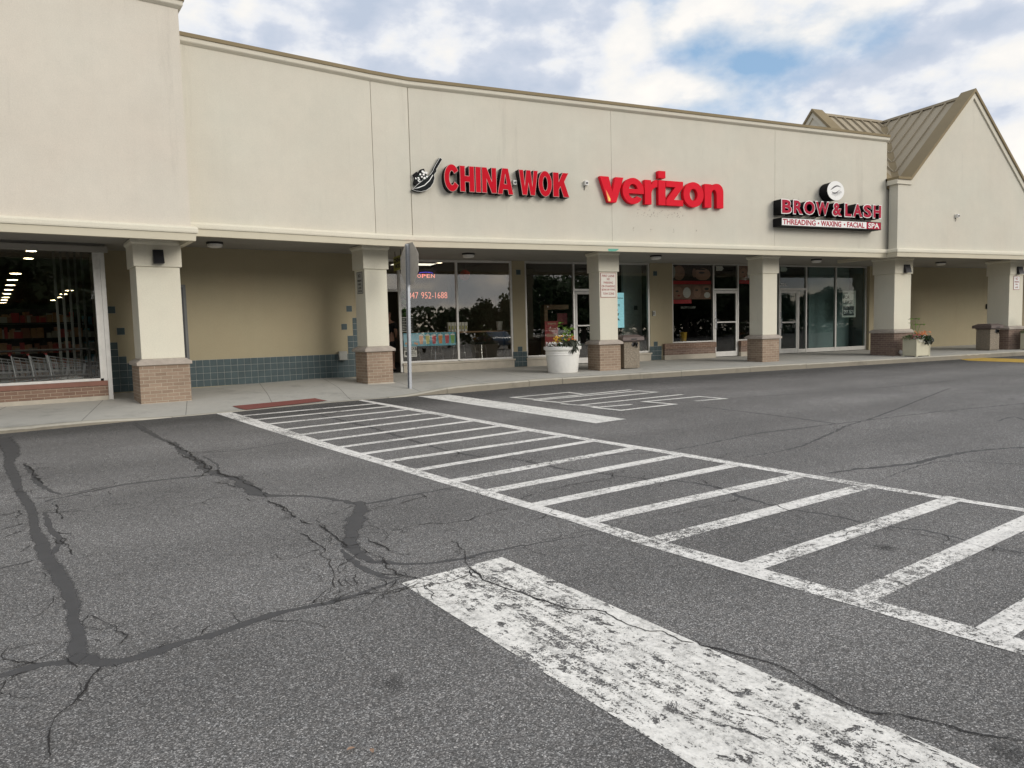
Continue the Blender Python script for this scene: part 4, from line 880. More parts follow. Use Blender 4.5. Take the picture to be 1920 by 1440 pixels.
# store front in its own plane
sx, ty = L2(-1.70, 16.12)
window(big_, [(sx-.08, sx, -.05, 2.89), (sx-.20, sx-.145, .43, 2.89), (sx-3.6, sx-3.54, .43, 2.89), (sx-7.2, sx-7.14, .43, 2.89)], [(sx-3.54, sx-.20, .385, .435), (sx-7.14, sx-3.6, .385, .435)], [(sx-3.54, sx-.20, .435, 2.89), (sx-7.14, sx-3.6, .435, 2.89)], 'glass_store', y=ty, M=M2, mat='white_metal', d=.12)
mb = MB(); mb.box((sx-7.4, ty-.03, 2.90), (sx+.02, ty+.10, 3.06)); mb.box((sx-7.4, ty-.12, 2.89), (sx+.06, ty-.031, 3.00)); mb.build('window_header', 'soffit_paint', big_, M2)
mb = MB(); mb.box((sx-.144, ty-.02, -.05), (sx-.081, ty+.06, 2.89)); mb.build('jamb_cover', 'white_metal', big_, M2)
mb = MB(); mb.box((sx-7.4, ty-.07, .295), (sx-.085, ty+.12, .384)); mb.build('tile_sill', 'brick_far', big_, M2)
mb = MB(); mb.box((sx-7.4, ty-.05, .09), (sx-.085, ty+.12, .294)); mb.build('brick_bulkhead', 'brick_red', big_, M2)
mb = MB(); mb.box((sx-7.4, ty-.085, -.2), (sx-.09, ty+.12, .089)); mb.build('bulkhead_base', 'sill_stone', big_, M2, bevel=.01)
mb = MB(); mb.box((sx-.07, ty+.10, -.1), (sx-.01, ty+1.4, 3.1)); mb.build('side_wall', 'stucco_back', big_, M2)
mb = MB(); sR = -.35; tB = tw+.22
mb.mat(0); mb.box((-30, 62, -.1), (sR, 62.1, 3.65)); mb.box((-30.1, ty+.2, -.1), (-30, 62, 3.65)); mb.box((sR, tB, -.1), (sR+.05, 62, 3.65)); mb.box((sx-.13, ty+.2, -.1), (sx-.075, tB, 3.05)); mb.box((sx-.13, tB, -.1), (sR, tB+.03, 3.65))
mb.mat(1); mb.box((-30, ty+.13, -.14), (sx-.08, tB, -.06)); mb.box((-30, tB, -.14), (sR, 62, -.06)); mb.mat(2); mb.box((-30, tB+.04, 3.62), (sR, 62, 3.70)); mb.build('interior', ['interior_dark', 'interior_floor', 'interior_wall'], big_, M2)
mb = MB(); mb.box((-28, 40, 1.9), (-.6, 40.1, 2.9)); mb.build('red_wall_band', 'poster_red', big_, M2)
# ===== right building: square tower with four gables
tw_ = thing('gabled_corner_building', 'cream stucco block with steep gables and ribbed brown metal roof at the right', 'building', (22.96, 18.73, 0))
XC, YC, HW, ZE, ZA = 22.96, 18.73, 3.40, 5.50, 8.45
PT = [(19.555, 17.6), (19.555, 15.375), (32.0, 15.375)]
mb = MB(); mb.sweep(PT, [(0, 3.10), (.012, 3.235), (-.10, 3.235), (-.10, 3.10)]); mb.build('drip_edge', 'edge_metal', tw_)
mb = MB(); z0 = 3.10; pr = [(-.10, z0+.135), (.035, z0+.135), (.042, z0+.16), (.042, z0+.215), (.03, z0+.24), (.0, z0+.255), (-.055, z0+.262), (-.10, z0+.262)]
mb.sweep(PT, pr); mb.build('fascia_moulding', 'stucco_cream', tw_)
K = (ZA-ZE)/2.90
# gable walls (front, left, back, right)
def gwall(M, width_right, name='gable_wall'):
    a = -HW+.06; b = HW-.06
    pl = [(a, 3.22), (width_right, 3.22), (width_right, ZE-.1), (2.90, ZE-.1), (0, ZA-.12), (-2.90, ZE-.1), (a, ZE-.1)]
    mb = MB(); mb.prism([(x, 0.06, z) for x, z in pl], (0, .3, 0)); mb.build(name, 'stucco_wall', tw_, M)
def gtrim(M, x_end):
    # white band under the coping and brown coping following the rake, butted at the apex
    def rake(nm, mat, n0, n1, y0, y1, xe):
        pts = [(-HW-.03, ZE), (-2.88, ZE), (0, ZA), (2.88, ZE), (xe, ZE)]
        L, R = [], []
        P_ = [Vector(p) for p in pts]
        for i, p in enumerate(P_):
            def nn(a, b): d = (b-a).normalized(); return Vector((-d.y, d.x))
            if i == 0: m_ = nn(P_[0], P_[1])
            elif i == len(P_)-1: m_ = nn(P_[-2], P_[-1])
            else:
                a, b = nn(P_[i-1], P_[i]), nn(P_[i], P_[i+1]); m_ = a+b; m_ = m_/m_.dot(a)
            L.append(p+m_*n0); R.append(p+m_*n1)
        mb = MB()
        for i in range(len(P_)-1):
            mb.prism([(L[i].x, y0, L[i].y), (L[i+1].x, y0, L[i+1].y), (R[i+1].x, y0, R[i+1].y), (R[i].x, y0, R[i].y)], (0, y1-y0, 0))
        mb.build(nm, mat, tw_, M)
    rake('rake_trim', 'stucco_trim', -.21, -.075, .012, .37, x_end)
    rake('rake_coping', 'coping_metal', -.074, .0, -.03, .46, x_end)
MF = Matrix.Translation((XC, 15.375, 0))
gwall(MF, 9.0); gtrim(MF, 9.0)
ML = Matrix.Translation((19.56, YC, 0)) @ Matrix.Rotation(-pi/2, 4, 'Z')
gwall(ML, HW-.5); gtrim(ML, HW-.42)
MR = Matrix.Translation((XC+HW, YC, 0)) @ Matrix.Rotation(pi/2, 4, 'Z'); gwall(MR, HW-.5); gtrim(MR, HW-.42)
# crossed roof: planes + standing seams
ZR = 8.28
def roof_z(dx, dy): return ZR-K*min(abs(dx), abs(dy))
mb = MB(); seams = MB(); inn = HW-.30
for rot in range(4):
    Mr = Matrix.Translation((XC, YC, 0)) @ Matrix.Rotation(rot*pi/2, 4, 'Z')
    # arm towards -Y (local): two slopes falling to +-x, from ridge x=0 ; bounded by valley |x|=|y|
    for sg in (-1, 1):
        tri = [(0, 0, ZR), (0, -inn, ZR), (sg*inn, -inn, ZR-K*inn)]
        q = [Mr @ Vector(p) for p in tri]
        if sg > 0: q = q[::-1]
        mb.face([tuple(p) for p in q])
        k = 0
        y_ = -.35
        while y_ > -inn+.1:
            # seam runs downhill (along x) at constant y until the valley
            xe = abs(y_)-.06; n_ = Vector((sg*K, 0, 1)).normalized()
            a = Vector((sg*.06, y_, ZR-K*.06)); b = Vector((sg*xe, y_, ZR-K*xe)); w_ = .018
            pr = [a+Vector((0, -w_, 0)), b+Vector((0, -w_, 0)), b+Vector((0, w_, 0)), a+Vector((0, w_, 0))]
            seams.prism([tuple(Mr @ p) for p in pr], tuple((Mr.to_3x3() @ n_)*.06)); y_ -= .42
        # ridge cap and valley strip
    seams.prism([tuple(Mr @ Vector(p)) for p in ((-.09, 0, ZR-.03), (-.09, -inn, ZR-.03), (.09, -inn, ZR-.03), (.09, 0, ZR-.03))], (0, 0, .075))
mb.build('roof', 'roof_metal', tw_); seams.build('standing_seams', 'roof_metal', tw_)
vl = MB()
for rot in range(4):
    Mr = Matrix.Translation((XC, YC, 0)) @ Matrix.Rotation(rot*pi/2-pi/4, 4, 'Z'); R2 = inn*sqrt(2); d = Vector((0, -R2, -K*inn)); 
    vl.prism([tuple(Mr @ Vector(p)) for p in ((-.11, -.3, ZR-K*.3/sqrt(2)+.075), (-.11, -R2, ZR-K*inn+.075), (.11, -R2, ZR-K*inn+.075), (.11, -.3, ZR-K*.3/sqrt(2)+.075))], (0, 0, -.06))
vl.build('valley_flashing', 'coping_metal', tw_)
mb = MB(); mb.box((19.62, 15.75, 5.2), (26.3, 22.0, 5.3)); mb.box((26.3, 15.75, 5.3), (32, 24, 5.4)); mb.build('roof_deck', 'coping_metal', tw_)
# low ridge roof further right
mb = MB(); mb.prism([(28.3, 17.2, 5.4), (28.3, 20.4, 7.0), (28.3, 23.6, 5.4)], (8, 0, 0)); mb.build('side_roof', 'roof_metal', tw_)
column(tw_, 20.52, 16.21, 0, .765, 0, .86, 2.655, 3.19, 'brick_brown'); column(tw_, 26.31, 16.21, 0, .765, 0, .84, 2.655, 3.19, 'brick_brown')
mb = MB(); mb.box((23.401, 19.45, -.1), (34, 19.65, 3.22)); mb.build('rear_wall', 'stucco_back', tw_)
mb = MB(); mb.box((30.0, 15.5, 3.201), (36, 20.2, 3.30)); mb.box((19.70, 15.48, 3.14), (30.0, 15.839, 3.19)); mb.build('soffit', 'soffit_paint', tw_)
# green tape patch on the drip edge, conduit boxes etc. come below as things
# ================================================================= signs on the facade
YW = 15.79     # wall face
def Mw(x, z, y=YW, e=0): return WALL(x, y, z, e)
I4 = Mw(0, 0)
def zx(px, py): return None
# ---- CHINA WOK
t = thing('restaurant_sign', 'red block letters CHINA WOK with a black pan emblem on the cream fascia', 'sign', (6.8, 15.7, 4.3))
LET = [('C', 5.20, 5.565, 4.36, 4.945), ('H', 5.575, 5.925, 4.36, 4.94), ('I', 5.955, 6.085, 4.36, 4.94), ('N', 6.11, 6.475, 4.36, 4.94), ('A', 6.50, 6.90, 4.35, 4.95), ('W', 7.05, 7.55, 4.36, 4.945), ('O', 7.56, 7.92, 4.36, 4.945), ('K', 7.95, 8.39, 4.36, 4.94)]
for ch, a, b, c, d in LET:
    base = glyph(ch, 'letter', 'sign_black', t, I4, a, b, c, d, .012, .20, .004)
    glyph(ch, 'letter_rim', 'letter_rim', base, I4, a, b, c, d, .2001, .207, 0.002)
    glyph(ch, 'letter_face', 'red_face', base, I4, a, b, c, d, .2071, .211, -.007)
def loopset(pts): return [pts]
wok = [(4.47, 4.36)]+[(4.56, 4.33), (4.68, 4.32), (4.80, 4.36), (4.90, 4.43), (4.97, 4.53), (5.005, 4.64), (4.995, 4.72), (5.05, 4.78), (5.055, 4.84), (5.20, 5.07), (5.14, 5.11), (4.985, 4.86), (4.965, 4.80), (4.90, 4.72), (4.80, 4.64), (4.68, 4.55), (4.57, 4.46)]
wk = place_mesh(curve_mesh([wok], .05), 'pan_emblem', 'sign_black', t, Mw(0, 0) @ Matrix.Translation((0, 0, .055)))
place_mesh(curve_mesh([wok], .004), 'emblem_rim', 'sign_white', wk, Mw(0, 0) @ Matrix.Translation((0, 0, .1093)))
place_mesh(curve_mesh([wok], .003, -.008), 'pan_face', 'wok_black', wk, Mw(0, 0) @ Matrix.Translation((0, 0, .1165)))
place_mesh(curve_mesh([[(4.50, 4.375), (4.62, 4.40), (4.76, 4.46), (4.88, 4.57), (4.965, 4.70), (4.955, 4.715), (4.87, 4.585), (4.75, 4.475), (4.61, 4.415)]], .002), 'pan_highlight', 'sign_white', wk, Mw(0, 0) @ Matrix.Translation((0, 0, .122)))
rice = [(4.52, 4.50), (4.56, 4.63), (4.52, 4.70), (4.58, 4.75), (4.63, 4.73), (4.68, 4.81), (4.76, 4.83), (4.78, 4.74), (4.84, 4.68), (4.88, 4.71), (4.89, 4.66), (4.78, 4.60), (4.66, 4.52), (4.57, 4.47)]
rc = place_mesh(curve_mesh([rice], .05, .006), 'rice_backing', 'sign_black', wk, Mw(0, 0) @ Matrix.Translation((0, 0, .055)))
rr = random.Random(3); mbw, mbg = MB(), MB()
for i in range(26):
    u = rr.random(); v = rr.random(); x = 4.55+.30*u; y = 4.52+.10*u+.22*v*(1-abs(u-.55)*1.1); r_ = rr.uniform(.018, .03)
    tg = mbg if rr.random() < .35 else mbw; k = r_*(.6 if tg is mbg else 1); z_ = -.112-.0006*i-(.004 if tg is mbg else 0)
    tg.prism([(x+k*cos(a)*1.1, YW+z_, y+k*sin(a)) for a in [q*pi/3 for q in range(6)]], (0, .002, 0))
mbw.build('rice', 'sign_white', rc); mbg.build('greens', 'green_dark', rc)
# ---- verizon
t = thing('phone_shop_sign', 'large bright red lower case verizon letters on the cream fascia', 'sign', (11.2, 15.68, 4.3))
LET = [('v', 9.30, 9.99), ('e', 9.96, 10.60), ('r', 10.63, 11.02), ('i', 11.05, 11.27), ('z', 11.29, 11.83), ('o', 11.84, 12.50), ('n', 12.53, 13.16)]
for ch, a, b in LET:
    o = glyph(ch, 'letter', 'red_letter', t, I4, a, b, 4.315, 4.945, .02, .135)
    if ch == 'v':
        mb = MB(); mb.prism([(9.465, YW-.1365, 4.62), (9.53, YW-.1365, 4.335), (9.59, YW-.1365, 4.335), (9.60, YW-.1365, 4.40)], (0, -.002, 0)); mb.build('flare', 'flare_orange', o)
        mb = MB(); mb.prism([(9.52, YW-.1395, 4.47), (9.555, YW-.1395, 4.335), (9.59, YW-.1395, 4.335), (9.595, YW-.1395, 4.39)], (0, -.002, 0)); mb.build('flare_core', 'flare_yellow', o)
    if ch == 'i': glyph('i', 'letter_dot', 'red_letter', o, I4, 11.05, 11.27, 5.005, 5.185, .02, .135)
# ---- BROW & LASH
t = thing('beauty_shop_sign', 'red and white BROW & LASH letters over a white THREADING WAXING FACIAL SPA box sign', 'sign', (17.1, 15.5, 3.9))
words = [('B', 15.03, 15.41), ('R', 15.46, 15.82), ('O', 15.845, 16.28), ('W', 16.29, 16.83), ('&', 16.95, 17.33), ('L', 17.44, 17.72), ('A', 17.76, 18.16), ('S', 18.19, 18.55), ('H', 18.60, 18.95)]
for ch, a, b in words:
    w_ = b-a
    base = text_on(ch, 'letter', 'sign_black', t, I4, a, b, 4.225, 4.625, .02, .04, .30)
    text_on(ch, 'letter_rim', 'sign_white', base, I4, a-.006, b+.006, 4.219, 4.631, .3205, .045, .01)
    text_on(ch, 'letter_face', 'maroon_face', base, I4, a+.018, b-.018, 4.243, 4.607, .331, .03, .008)
mb = MB(); mb.box((15.02, YW-.33, 3.885), (18.95, YW-.01, 4.115)); bx = mb.build('box_sign', 'sign_black', t, bevel=.004)
mb = MB(); mb.box((15.04, YW-.336, 3.905), (18.33, YW-.3302, 4.098)); pn = mb.build('white_panel', 'sign_white', bx)
mb = MB(); mb.box((18.331, YW-.336, 3.905), (18.93, YW-.3302, 4.098)); pr_ = mb.build('red_panel', 'maroon_face', bx)
IF = WALL(0, YW-.3365, 0)
text_on('THREADING', 'lettering', 'maroon_face', pn, IF, 15.07, 16.30, 3.925, 4.08, 0, .022, .003)
text_on('WAXING', 'lettering', 'maroon_face', pn, IF, 16.50, 17.30, 3.925, 4.08, 0, .022, .003)
text_on('FACIAL', 'lettering', 'maroon_face', pn, IF, 17.54, 18.24, 3.925, 4.08, 0, .022, .003)
for x in (16.41, 17.43):
    mb = MB(); mb.prism([(x+.028*cos(a*pi/6), YW-.3366, 4.0+.028*sin(a*pi/6)) for a in range(12)], (0, -.003, 0)); mb.build('dot', 'maroon_face', pn)
text_on('SPA', 'lettering', 'sign_white', pr_, IF, 18.40, 18.86, 3.925, 4.08, 0, .025, .003)
t = thing('round_emblem_sign', 'round white emblem with a black eyebrow and lashes above the BROW & LASH letters', 'sign', (17.08, 15.6, 4.7))
cx, cz, rx = 17.08, 4.955, .33
mb = MB(); mb.prism([(cx+rx*.97*cos(a*pi/24), YW-.02, cz+rx*.80*sin(a*pi/24)) for a in range(48)], (0, -.30, 0)); dk = mb.build('drum', 'sign_black', t)
mb = MB(); mb.prism([(cx+rx*cos(a*pi/24), YW-.3205, cz+rx*.83*sin(a*pi/24)) for a in range(48)], (0, -.012, 0)); fc = mb.build('disc_face', 'sign_white', t)
brow = [(-.72, .03), (-.45, .30), (-.15, .52), (.12, .60), (.40, .56), (.66, .40), (.38, .47), (.12, .47), (-.12, .37), (-.42, .18)]
mb = MB(); mb.prism([(cx+rx*x*.92, YW-.3328, cz+rx*.8*y) for x, y in brow], (0, -.003, 0))
lid = [(-.55, -.12), (-.30, -.20), (0, -.18), (.30, 0), (.62, .16), (.35, -.02), (.10, -.25), (-.10, -.32), (-.35, -.30)]
mb.prism([(cx+rx*x*.92, YW-.3328, cz+rx*.8*y) for x, y in lid], (0, -.003, 0))
for i in range(13):
    u = i/12; x = -.42+1.0*u; y = -.26+.34*max(0, u-.35)*1.2; L = .26+.12*sin(pi*u); an = -1.9+.95*u
    mb.prism([(cx+rx*(x-.012), YW-.3328, cz+rx*.8*y), (cx+rx*(x+.02), YW-.3328, cz+rx*.8*y), (cx+rx*(x+L*cos(an)*.8), YW-.3328, cz+rx*.8*(y+L*sin(an)))], (0, -.003, 0))
mb.build('eye_drawing', 'paper_dark', fc)
# ---- small things fixed to the facade
def smallbox(name, label, cat, a, b, mat, group=None, extra=None, bevel=.004):
    c = ((a[0]+b[0])/2, (a[1]+b[1])/2, min(a[2], b[2])); t = thing(name, label, cat, c, 0, group)
    mb = MB(); mb.box(a, b); o = mb.build('housing', mat, t, bevel=bevel); return t, o
def sensor(x, z, label, y=YW):
    t, o = smallbox('wall_sensor', label, 'sensor', (x-.045, y-.10, z-.05), (x+.045, y-.002, z+.06), 'plastic_white', 'white sensors fixed to the fascia')
    mb = MB(); mb.tube([(x, y-.10, z), (x, y-.115, z)], .025, 10); mb.build('lens', 'dark_metal', t)
    mb = MB(); mb.tube([(x-.03, y-.001, z-.03), (x-.03, y-.03, z-.12), (x-.03, y-.001, z-.16)], .008, 6); mb.build('cable', 'dark_metal', t)
sensor(7.00, 4.66, 'small white sensor on the fascia between the words CHINA and WOK')
sensor(8.95, 4.76, 'white sensor on the fascia between CHINA WOK and verizon'); sensor(22.27, 4.42, 'small white sensor alone on the gabled wall', 15.435)
mb = MB(); mb.prism([(9.585, 15.724, 3.23), (9.87, 15.724, 3.225), (9.86, 15.724, 3.15), (9.78, 15.724, 3.105), (9.58, 15.724, 3.10), (9.545, 15.724, 3.13)], (0, .004, 0)); o = mb.build('tape_patch', 'tape_green'); recenter(o); tag(o, 'torn green tape patch on the drip edge above the third column', 'tape')
# old fixing holes left under the red letters (part of the wall)
rh = random.Random(8); mb = MB()
def hole(x, z, r_): mb.prism([(x+r_*cos(a*pi/3), 15.7865, z+r_*rh.uniform(.6, 1.3)*sin(a*pi/3)) for a in range(6)], (0, .004, 0))
for k in range(46): hole(rh.uniform(10.35, 12.0), rh.uniform(4.02, 4.20), rh.uniform(.006, .016))
for x in (10.35, 10.9, 11.6, 12.35):
    for k in range(4): hole(x+rh.uniform(-.03, .03), 3.68+rh.uniform(-.05, .05), rh.uniform(.006, .014))
for k in range(14): hole(rh.uniform(15.0, 16.4), rh.uniform(4.7, 4.95), rh.uniform(.005, .010))
o = mb.build('fixing_holes', 'stone_cap', row); o['kind'] = 'stuff'
# wall lights on wide columns
def wall_light(M, label):
    p = M @ Vector((0, 0, 0)); t = thing('wall_light', label, 'wall light', tuple(p), 0, 'dark wedge lights on the wide columns')
    mb = MB(); mb.box((-.085, -.03, 0), (.085, 0, .26)); mb.build('backplate', 'bronze_lamp', t, M)
    mb = MB(); mb.face([(-.085, -.031, .26), (-.085, -.11, .0), (.085, -.17, .0), (.085, -.09, .26)]); mb.face([(-.085, -.031, .26), (.085, -.09, .26), (.085, -.031, .26)]); mb.face([(-.085, -.031, 0), (.085, -.031, 0), (.085, -.17, 0), (-.085, -.11, 0)]); mb.face([(-.085, -.031, .26), (-.085, -.031, 0), (-.085, -.11, 0)]); mb.face([(.085, -.031, 0), (.085, -.031, .26), (.085, -.09, .26), (.085, -.17, 0)])
    mb.build('shade', 'bronze_lamp', t, M)
M_ = RZ((-1.085, 15.10, 2.60), E2) @ Matrix.Translation((.385, -.037, 0)); wall_light(M_, 'dark wedge light high on the wide column nearest the left window')
wall_light(Matrix.Translation((20.97, 16.175, 2.68)), 'dark wedge light on the wide column behind the square cream planter')
wall_light(Matrix.Translation((26.72, 16.175, 2.68)), 'dark wedge light on the last column at the right edge of the photo')
# round soffit lights
def soffit_light(x, y, z, label):
    t = thing('soffit_light', label, 'ceiling light', (x, y, z), 0, 'flat round lights under the soffit')
    mb = MB(); mb.lathe([(0, z-.002), (.17, z-.002), (.17, z-.045), (0, z-.045)], (x, y), 24); mb.build('rim', 'dark_metal', t)
    mb = MB(); mb.lathe([(0, z-.0455), (.155, z-.0455), (.145, z-.10), (.10, z-.115), (0, z-.12)], (x, y), 24); mb.build('diffuser', 'plastic_white', t, smooth=True)
soffit_light(.34, 16.55, 3.20, 'round soffit light over the blank wall between the first two columns'); soffit_light(6.5, 17.7, 3.20, 'round soffit light over the restaurant windows'); soffit_light(12.1, 17.3, 3.20, 'round soffit light over the pier right of the phone shop')
soffit_light(18.4, 17.4, 3.20, 'round soffit light over the vacant unit'); soffit_light(24.5, 17.5, 3.20, 'round soffit light between the two rightmost columns')
# ---- plates and small signs on columns
def plate_sign(name, M, w_, h, lines, label, border, textmat, face='sign_face'):
    p = M @ Vector((0, 0, 0)); t = thing(name, label, 'sign', tuple(p))
    mb = MB(); k = .03
    mb.prism([(-w_/2, 0, 0), (w_/2, 0, 0), (w_/2, 0, h), (-w_/2, 0, h)], (0, -.005, 0)); mb.build('plate', border, t, M, bevel=.001)
    mb = MB(); mb.box((-w_/2+.012, -.0075, .012), (w_/2-.012, -.0052, h-.012)); f_ = mb.build('face', face, t, M)
    IM = M @ Matrix.Rotation(pi/2, 4, 'X')
    for tx, a, b, c, d in lines: text_on(tx, 'lettering', textmat, f_, IM, a*w_, b*w_, c*h, d*h, .0078, .012, .0015)
    return t
plate_sign('fire_lane_sign', Matrix.Translation((10.03, 16.535, 1.97)), .48, .655, [('FIRE LANE', -.40, .40, .83, .92), ('NO', -.09, .09, .70, .79), ('PARKING', -.30, .30, .56, .65), ('OR STANDING', -.43, .43, .41, .50), ('$300.00 FINE', -.43, .43, .27, .36), ('TOW ZONE', -.36, .36, .11, .20)], 'red lettered white FIRE LANE NO PARKING plate on the third column', 'sign_red_text', 'sign_red_text')
plate_sign('no_parking_sign', Matrix.Translation((26.69, 16.205, 2.13)), .34, .48, [('NO', -.2, .2, .72, .90), ('PARKING', -.36, .36, .52, .64), ('FIRE', -.22, .22, .34, .44), ('LANE', -.22, .22, .12, .24)], 'white NO PARKING FIRE LANE plate on the last column at the right', 'sign_red_text', 'sign_red_text', 'sign_white')
Ms = RZ((3.47, 16.37, 0), E2) @ Matrix.Translation((-.002, .27, 2.10)) @ Matrix.Rotation(-pi/2, 4, 'Z')
plate_sign('column_side_sign', Ms, .32, .50, [('NO', -.2, .2, .74, .90), ('PARKING', -.36, .36, .55, .65), ('FIRE', -.3, .3, .38, .48), ('LANE', -.3, .3, .22, .32), ('TOW ZONE', -.36, .36, .07, .16)], 'grey plate with dark lettering on the shaded side of the second column', 'dark_metal', 'dark_metal', 'grey_box')
# ---- wall boxes
smallbox('utility_box', 'pale box on the tiles of the blank wall beside the second column', 'utility box', *[(tuple(v)) for v in ((3.12, 18.10, .52), (3.32, 18.24, .74))], 'grey_box')
t, o = smallbox('entry_keypad', 'small dark keypad on the pier right of the phone shop window', 'keypad', (13.44, 19.40, 1.50), (13.54, 19.449, 1.66), 'grey_box'); mb = MB(); mb.box((13.455, 19.392, 1.53), (13.49, 19.3995, 1.63)); mb.build('keys', 'dark_metal', t)
t, o = smallbox('wall_switch_box', 'small black box on the rear wall behind the right litter bin', 'switch box', (30.05, 19.38, 1.52), (30.20, 19.449, 1.72), 'dark_metal')
t = thing('downspout_elbow', 'stubby white pipe elbow at the foot of the wide column beside the square planter', 'pipe', (20.62, 16.02, .01))
mb = MB(); mb.tube([(20.75, 16.15, .12), (20.66, 16.03, .115), (20.60, 15.95, .10), (20.57, 15.90, .06)], [.055, .06, .062, .062], 12); mb.build('elbow', 'plastic_white', t, smooth=True)
mb = MB(); mb.tube([(20.76, 16.155, .12), (20.735, 16.13, .12)], .075, 12); mb.build('collar', 'plastic_white', t)
# ---- blade sign under the soffit
t = thing('blade_sign', 'yellow green CHINA WOK blade sign hanging under the soffit behind the stop sign', 'sign', (4.52, 17.3, 2.72))
mb = MB(); mb.box((4.505, 16.95, 2.72), (4.535, 17.75, 3.06)); bp = mb.build('board', 'yellow_green', t, bevel=.003)
Mb = Matrix.Translation((4.5045, 17.35, 0)) @ Matrix.Rotation(-pi/2, 4, 'Z') @ Matrix.Rotation(pi/2, 4, 'X')
text_on('CHINA', 'lettering', 'paper_dark', bp, Mb, -.33, .33, 2.905, 3.02, 0, .03, .003); text_on('WOK', 'lettering', 'paper_dark', bp, Mb, -.25, .25, 2.76, 2.875, 0, .03, .003)
for y in (17.08, 17.62):
    mb = MB(); mb.tube([(4.52, y, 3.06), (4.52, y, 3.199)], .008, 6); mb.build('hanger', 'dark_metal', t)
# ================================================================= street furniture
# stop sign seen from behind, post leaning a little
bx, by = 4.174, 15.31; zb = WZ(bx, by)
t = thing('stop_sign', 'octagonal sign on a steel post, its grey back seen almost edge on', 'traffic sign', (bx, by, zb))
lean = Matrix.Translation((bx, by, zb)) @ Matrix.Rotation(radians(1.1), 4, 'Y')
az = math.atan2(-.168, -.986)        # back normal
Ms = lean @ Matrix.Rotation(az, 4, 'Z')
mb = MB()
for a, b in (((-.008, -.032), (.0, .032)), ((-.0, -.032), (.052, -.026)), ((-.0, .026), (.052, .032))): mb.box((a[0], a[1], -.02), (b[0], b[1], 3.16))
mb.box((.0525, -.045, -.02), (.056, -.026, 3.16)); mb.box((.0525, .026, -.02), (.056, .045, 3.16))
mb.build('post', 'galvanised', t, Ms)
R8 = .455/cos(pi/8)
oc = [(-.014, R8*cos(pi/8+k*pi/4), 2.735+R8*sin(pi/8+k*pi/4)) for k in range(8)]
mb = MB(); mb.prism(oc, (.004, 0, 0)); pl = mb.build('sign_plate', 'sign_back', t, Ms)
oc2 = [(-.0145, (R8-.0)*cos(pi/8+k*pi/4), 2.735+(R8-.0)*sin(pi/8+k*pi/4)) for k in range(8)]
mb = MB(); mb.prism([(-.0142, p[1], p[2]) for p in oc2], (-.001, 0, 0)); mb.build('white_border', 'sign_white', pl, Ms)
mb = MB(); mb.prism([(-.0153, .95*R8*cos(pi/8+k*pi/4), 2.735+.95*R8*sin(pi/8+k*pi/4)) for k in range(8)], (-.001, 0, 0)); rf = mb.build('red_face', 'red_letter', pl, Ms)
MT = Ms @ Matrix.Translation((-.0165, 0, 2.735)) @ Matrix.Rotation(-pi/2, 4, 'Z') @ Matrix.Rotation(pi/2, 4, 'X')
text_on('STOP', 'lettering', 'sign_white', rf, MT, -.33, .33, -.15, .15, 0, .03, .001)
for z in (2.45, 3.02):
    mb = MB(); mb.tube([(.0, 0, z), (.008, 0, z)], .012, 8); mb.build('bolt', 'galvanised', t, Ms)
# foliage helpers
def leaf(mb, p, d, ln, wd, droop=.2, n=Vector((0, 0, 1))):
    p = Vector(p); d = Vector(d).normalized(); s_ = d.cross(n)
    if s_.length < 1e-3: s_ = Vector((1, 0, 0))
    s_.normalize(); up = s_.cross(d); L = []
    pr = [(0, .0, 0), (.25, .8, .10), (.55, 1.0, .06), (.82, .6, -.10), (1.0, .0, -.30)]
    c = [p+d*ln*u-up*abs(0)+Vector((0, 0, -droop*ln*u*u)) for u, w_, h in pr]
    for i in range(4):
        w0, w1 = pr[i][1]*wd/2, pr[i+1][1]*wd/2; h0, h1 = up*(w0*.35), up*(w1*.35)
        for sg in (-1, 1):
            q = [c[i], c[i]+s_*sg*w0+h0, c[i+1]+s_*sg*w1+h1, c[i+1]]
            if w0 < 1e-6: q = [q[0], q[2], q[3]]
            elif w1 < 1e-6: q = [q[0], q[1], q[3]]
            mb.face(q)
def tuft(rng, c, r, n, ln, wd, upz=.5, squash=.6):
    mb = MB()
    for i in range(n):
        a = rng.uniform(0, 2*pi); u = sqrt(rng.random())*r; p = (c[0]+u*cos(a), c[1]+u*sin(a), c[2]+rng.uniform(0, squash*r)*(1-u/r*.6))
        d = Vector((cos(a)+rng.uniform(-.8, .8), sin(a)+rng.uniform(-.8, .8), rng.uniform(.0, upz*2)))
        leaf(mb, p, d, ln*rng.uniform(.6, 1.2), wd*rng.uniform(.7, 1.2), .3)
    return mb
def flowers(rng, pts, r):
    mb = MB()
    for p in pts:
        k = rng.uniform(.7, 1.15)*r; tl = Vector((rng.uniform(-.5, .5), rng.uniform(-1, .1), rng.uniform(.3, 1))).normalized()
        u = tl.cross(Vector((0, 0, 1))).normalized(); v = tl.cross(u); P_ = Vector(p)
        for q in range(5):
            a = 2*pi*q/5; c_ = P_+(u*cos(a)+v*sin(a))*k*.55
            mb.face([P_+tl*.002, c_+(u*cos(a+.9)+v*sin(a+.9))*k*.45, P_+(u*cos(a)+v*sin(a))*k*1.1+tl*.004, c_+(u*cos(a-.9)+v*sin(a-.9))*k*.45])
    return mb
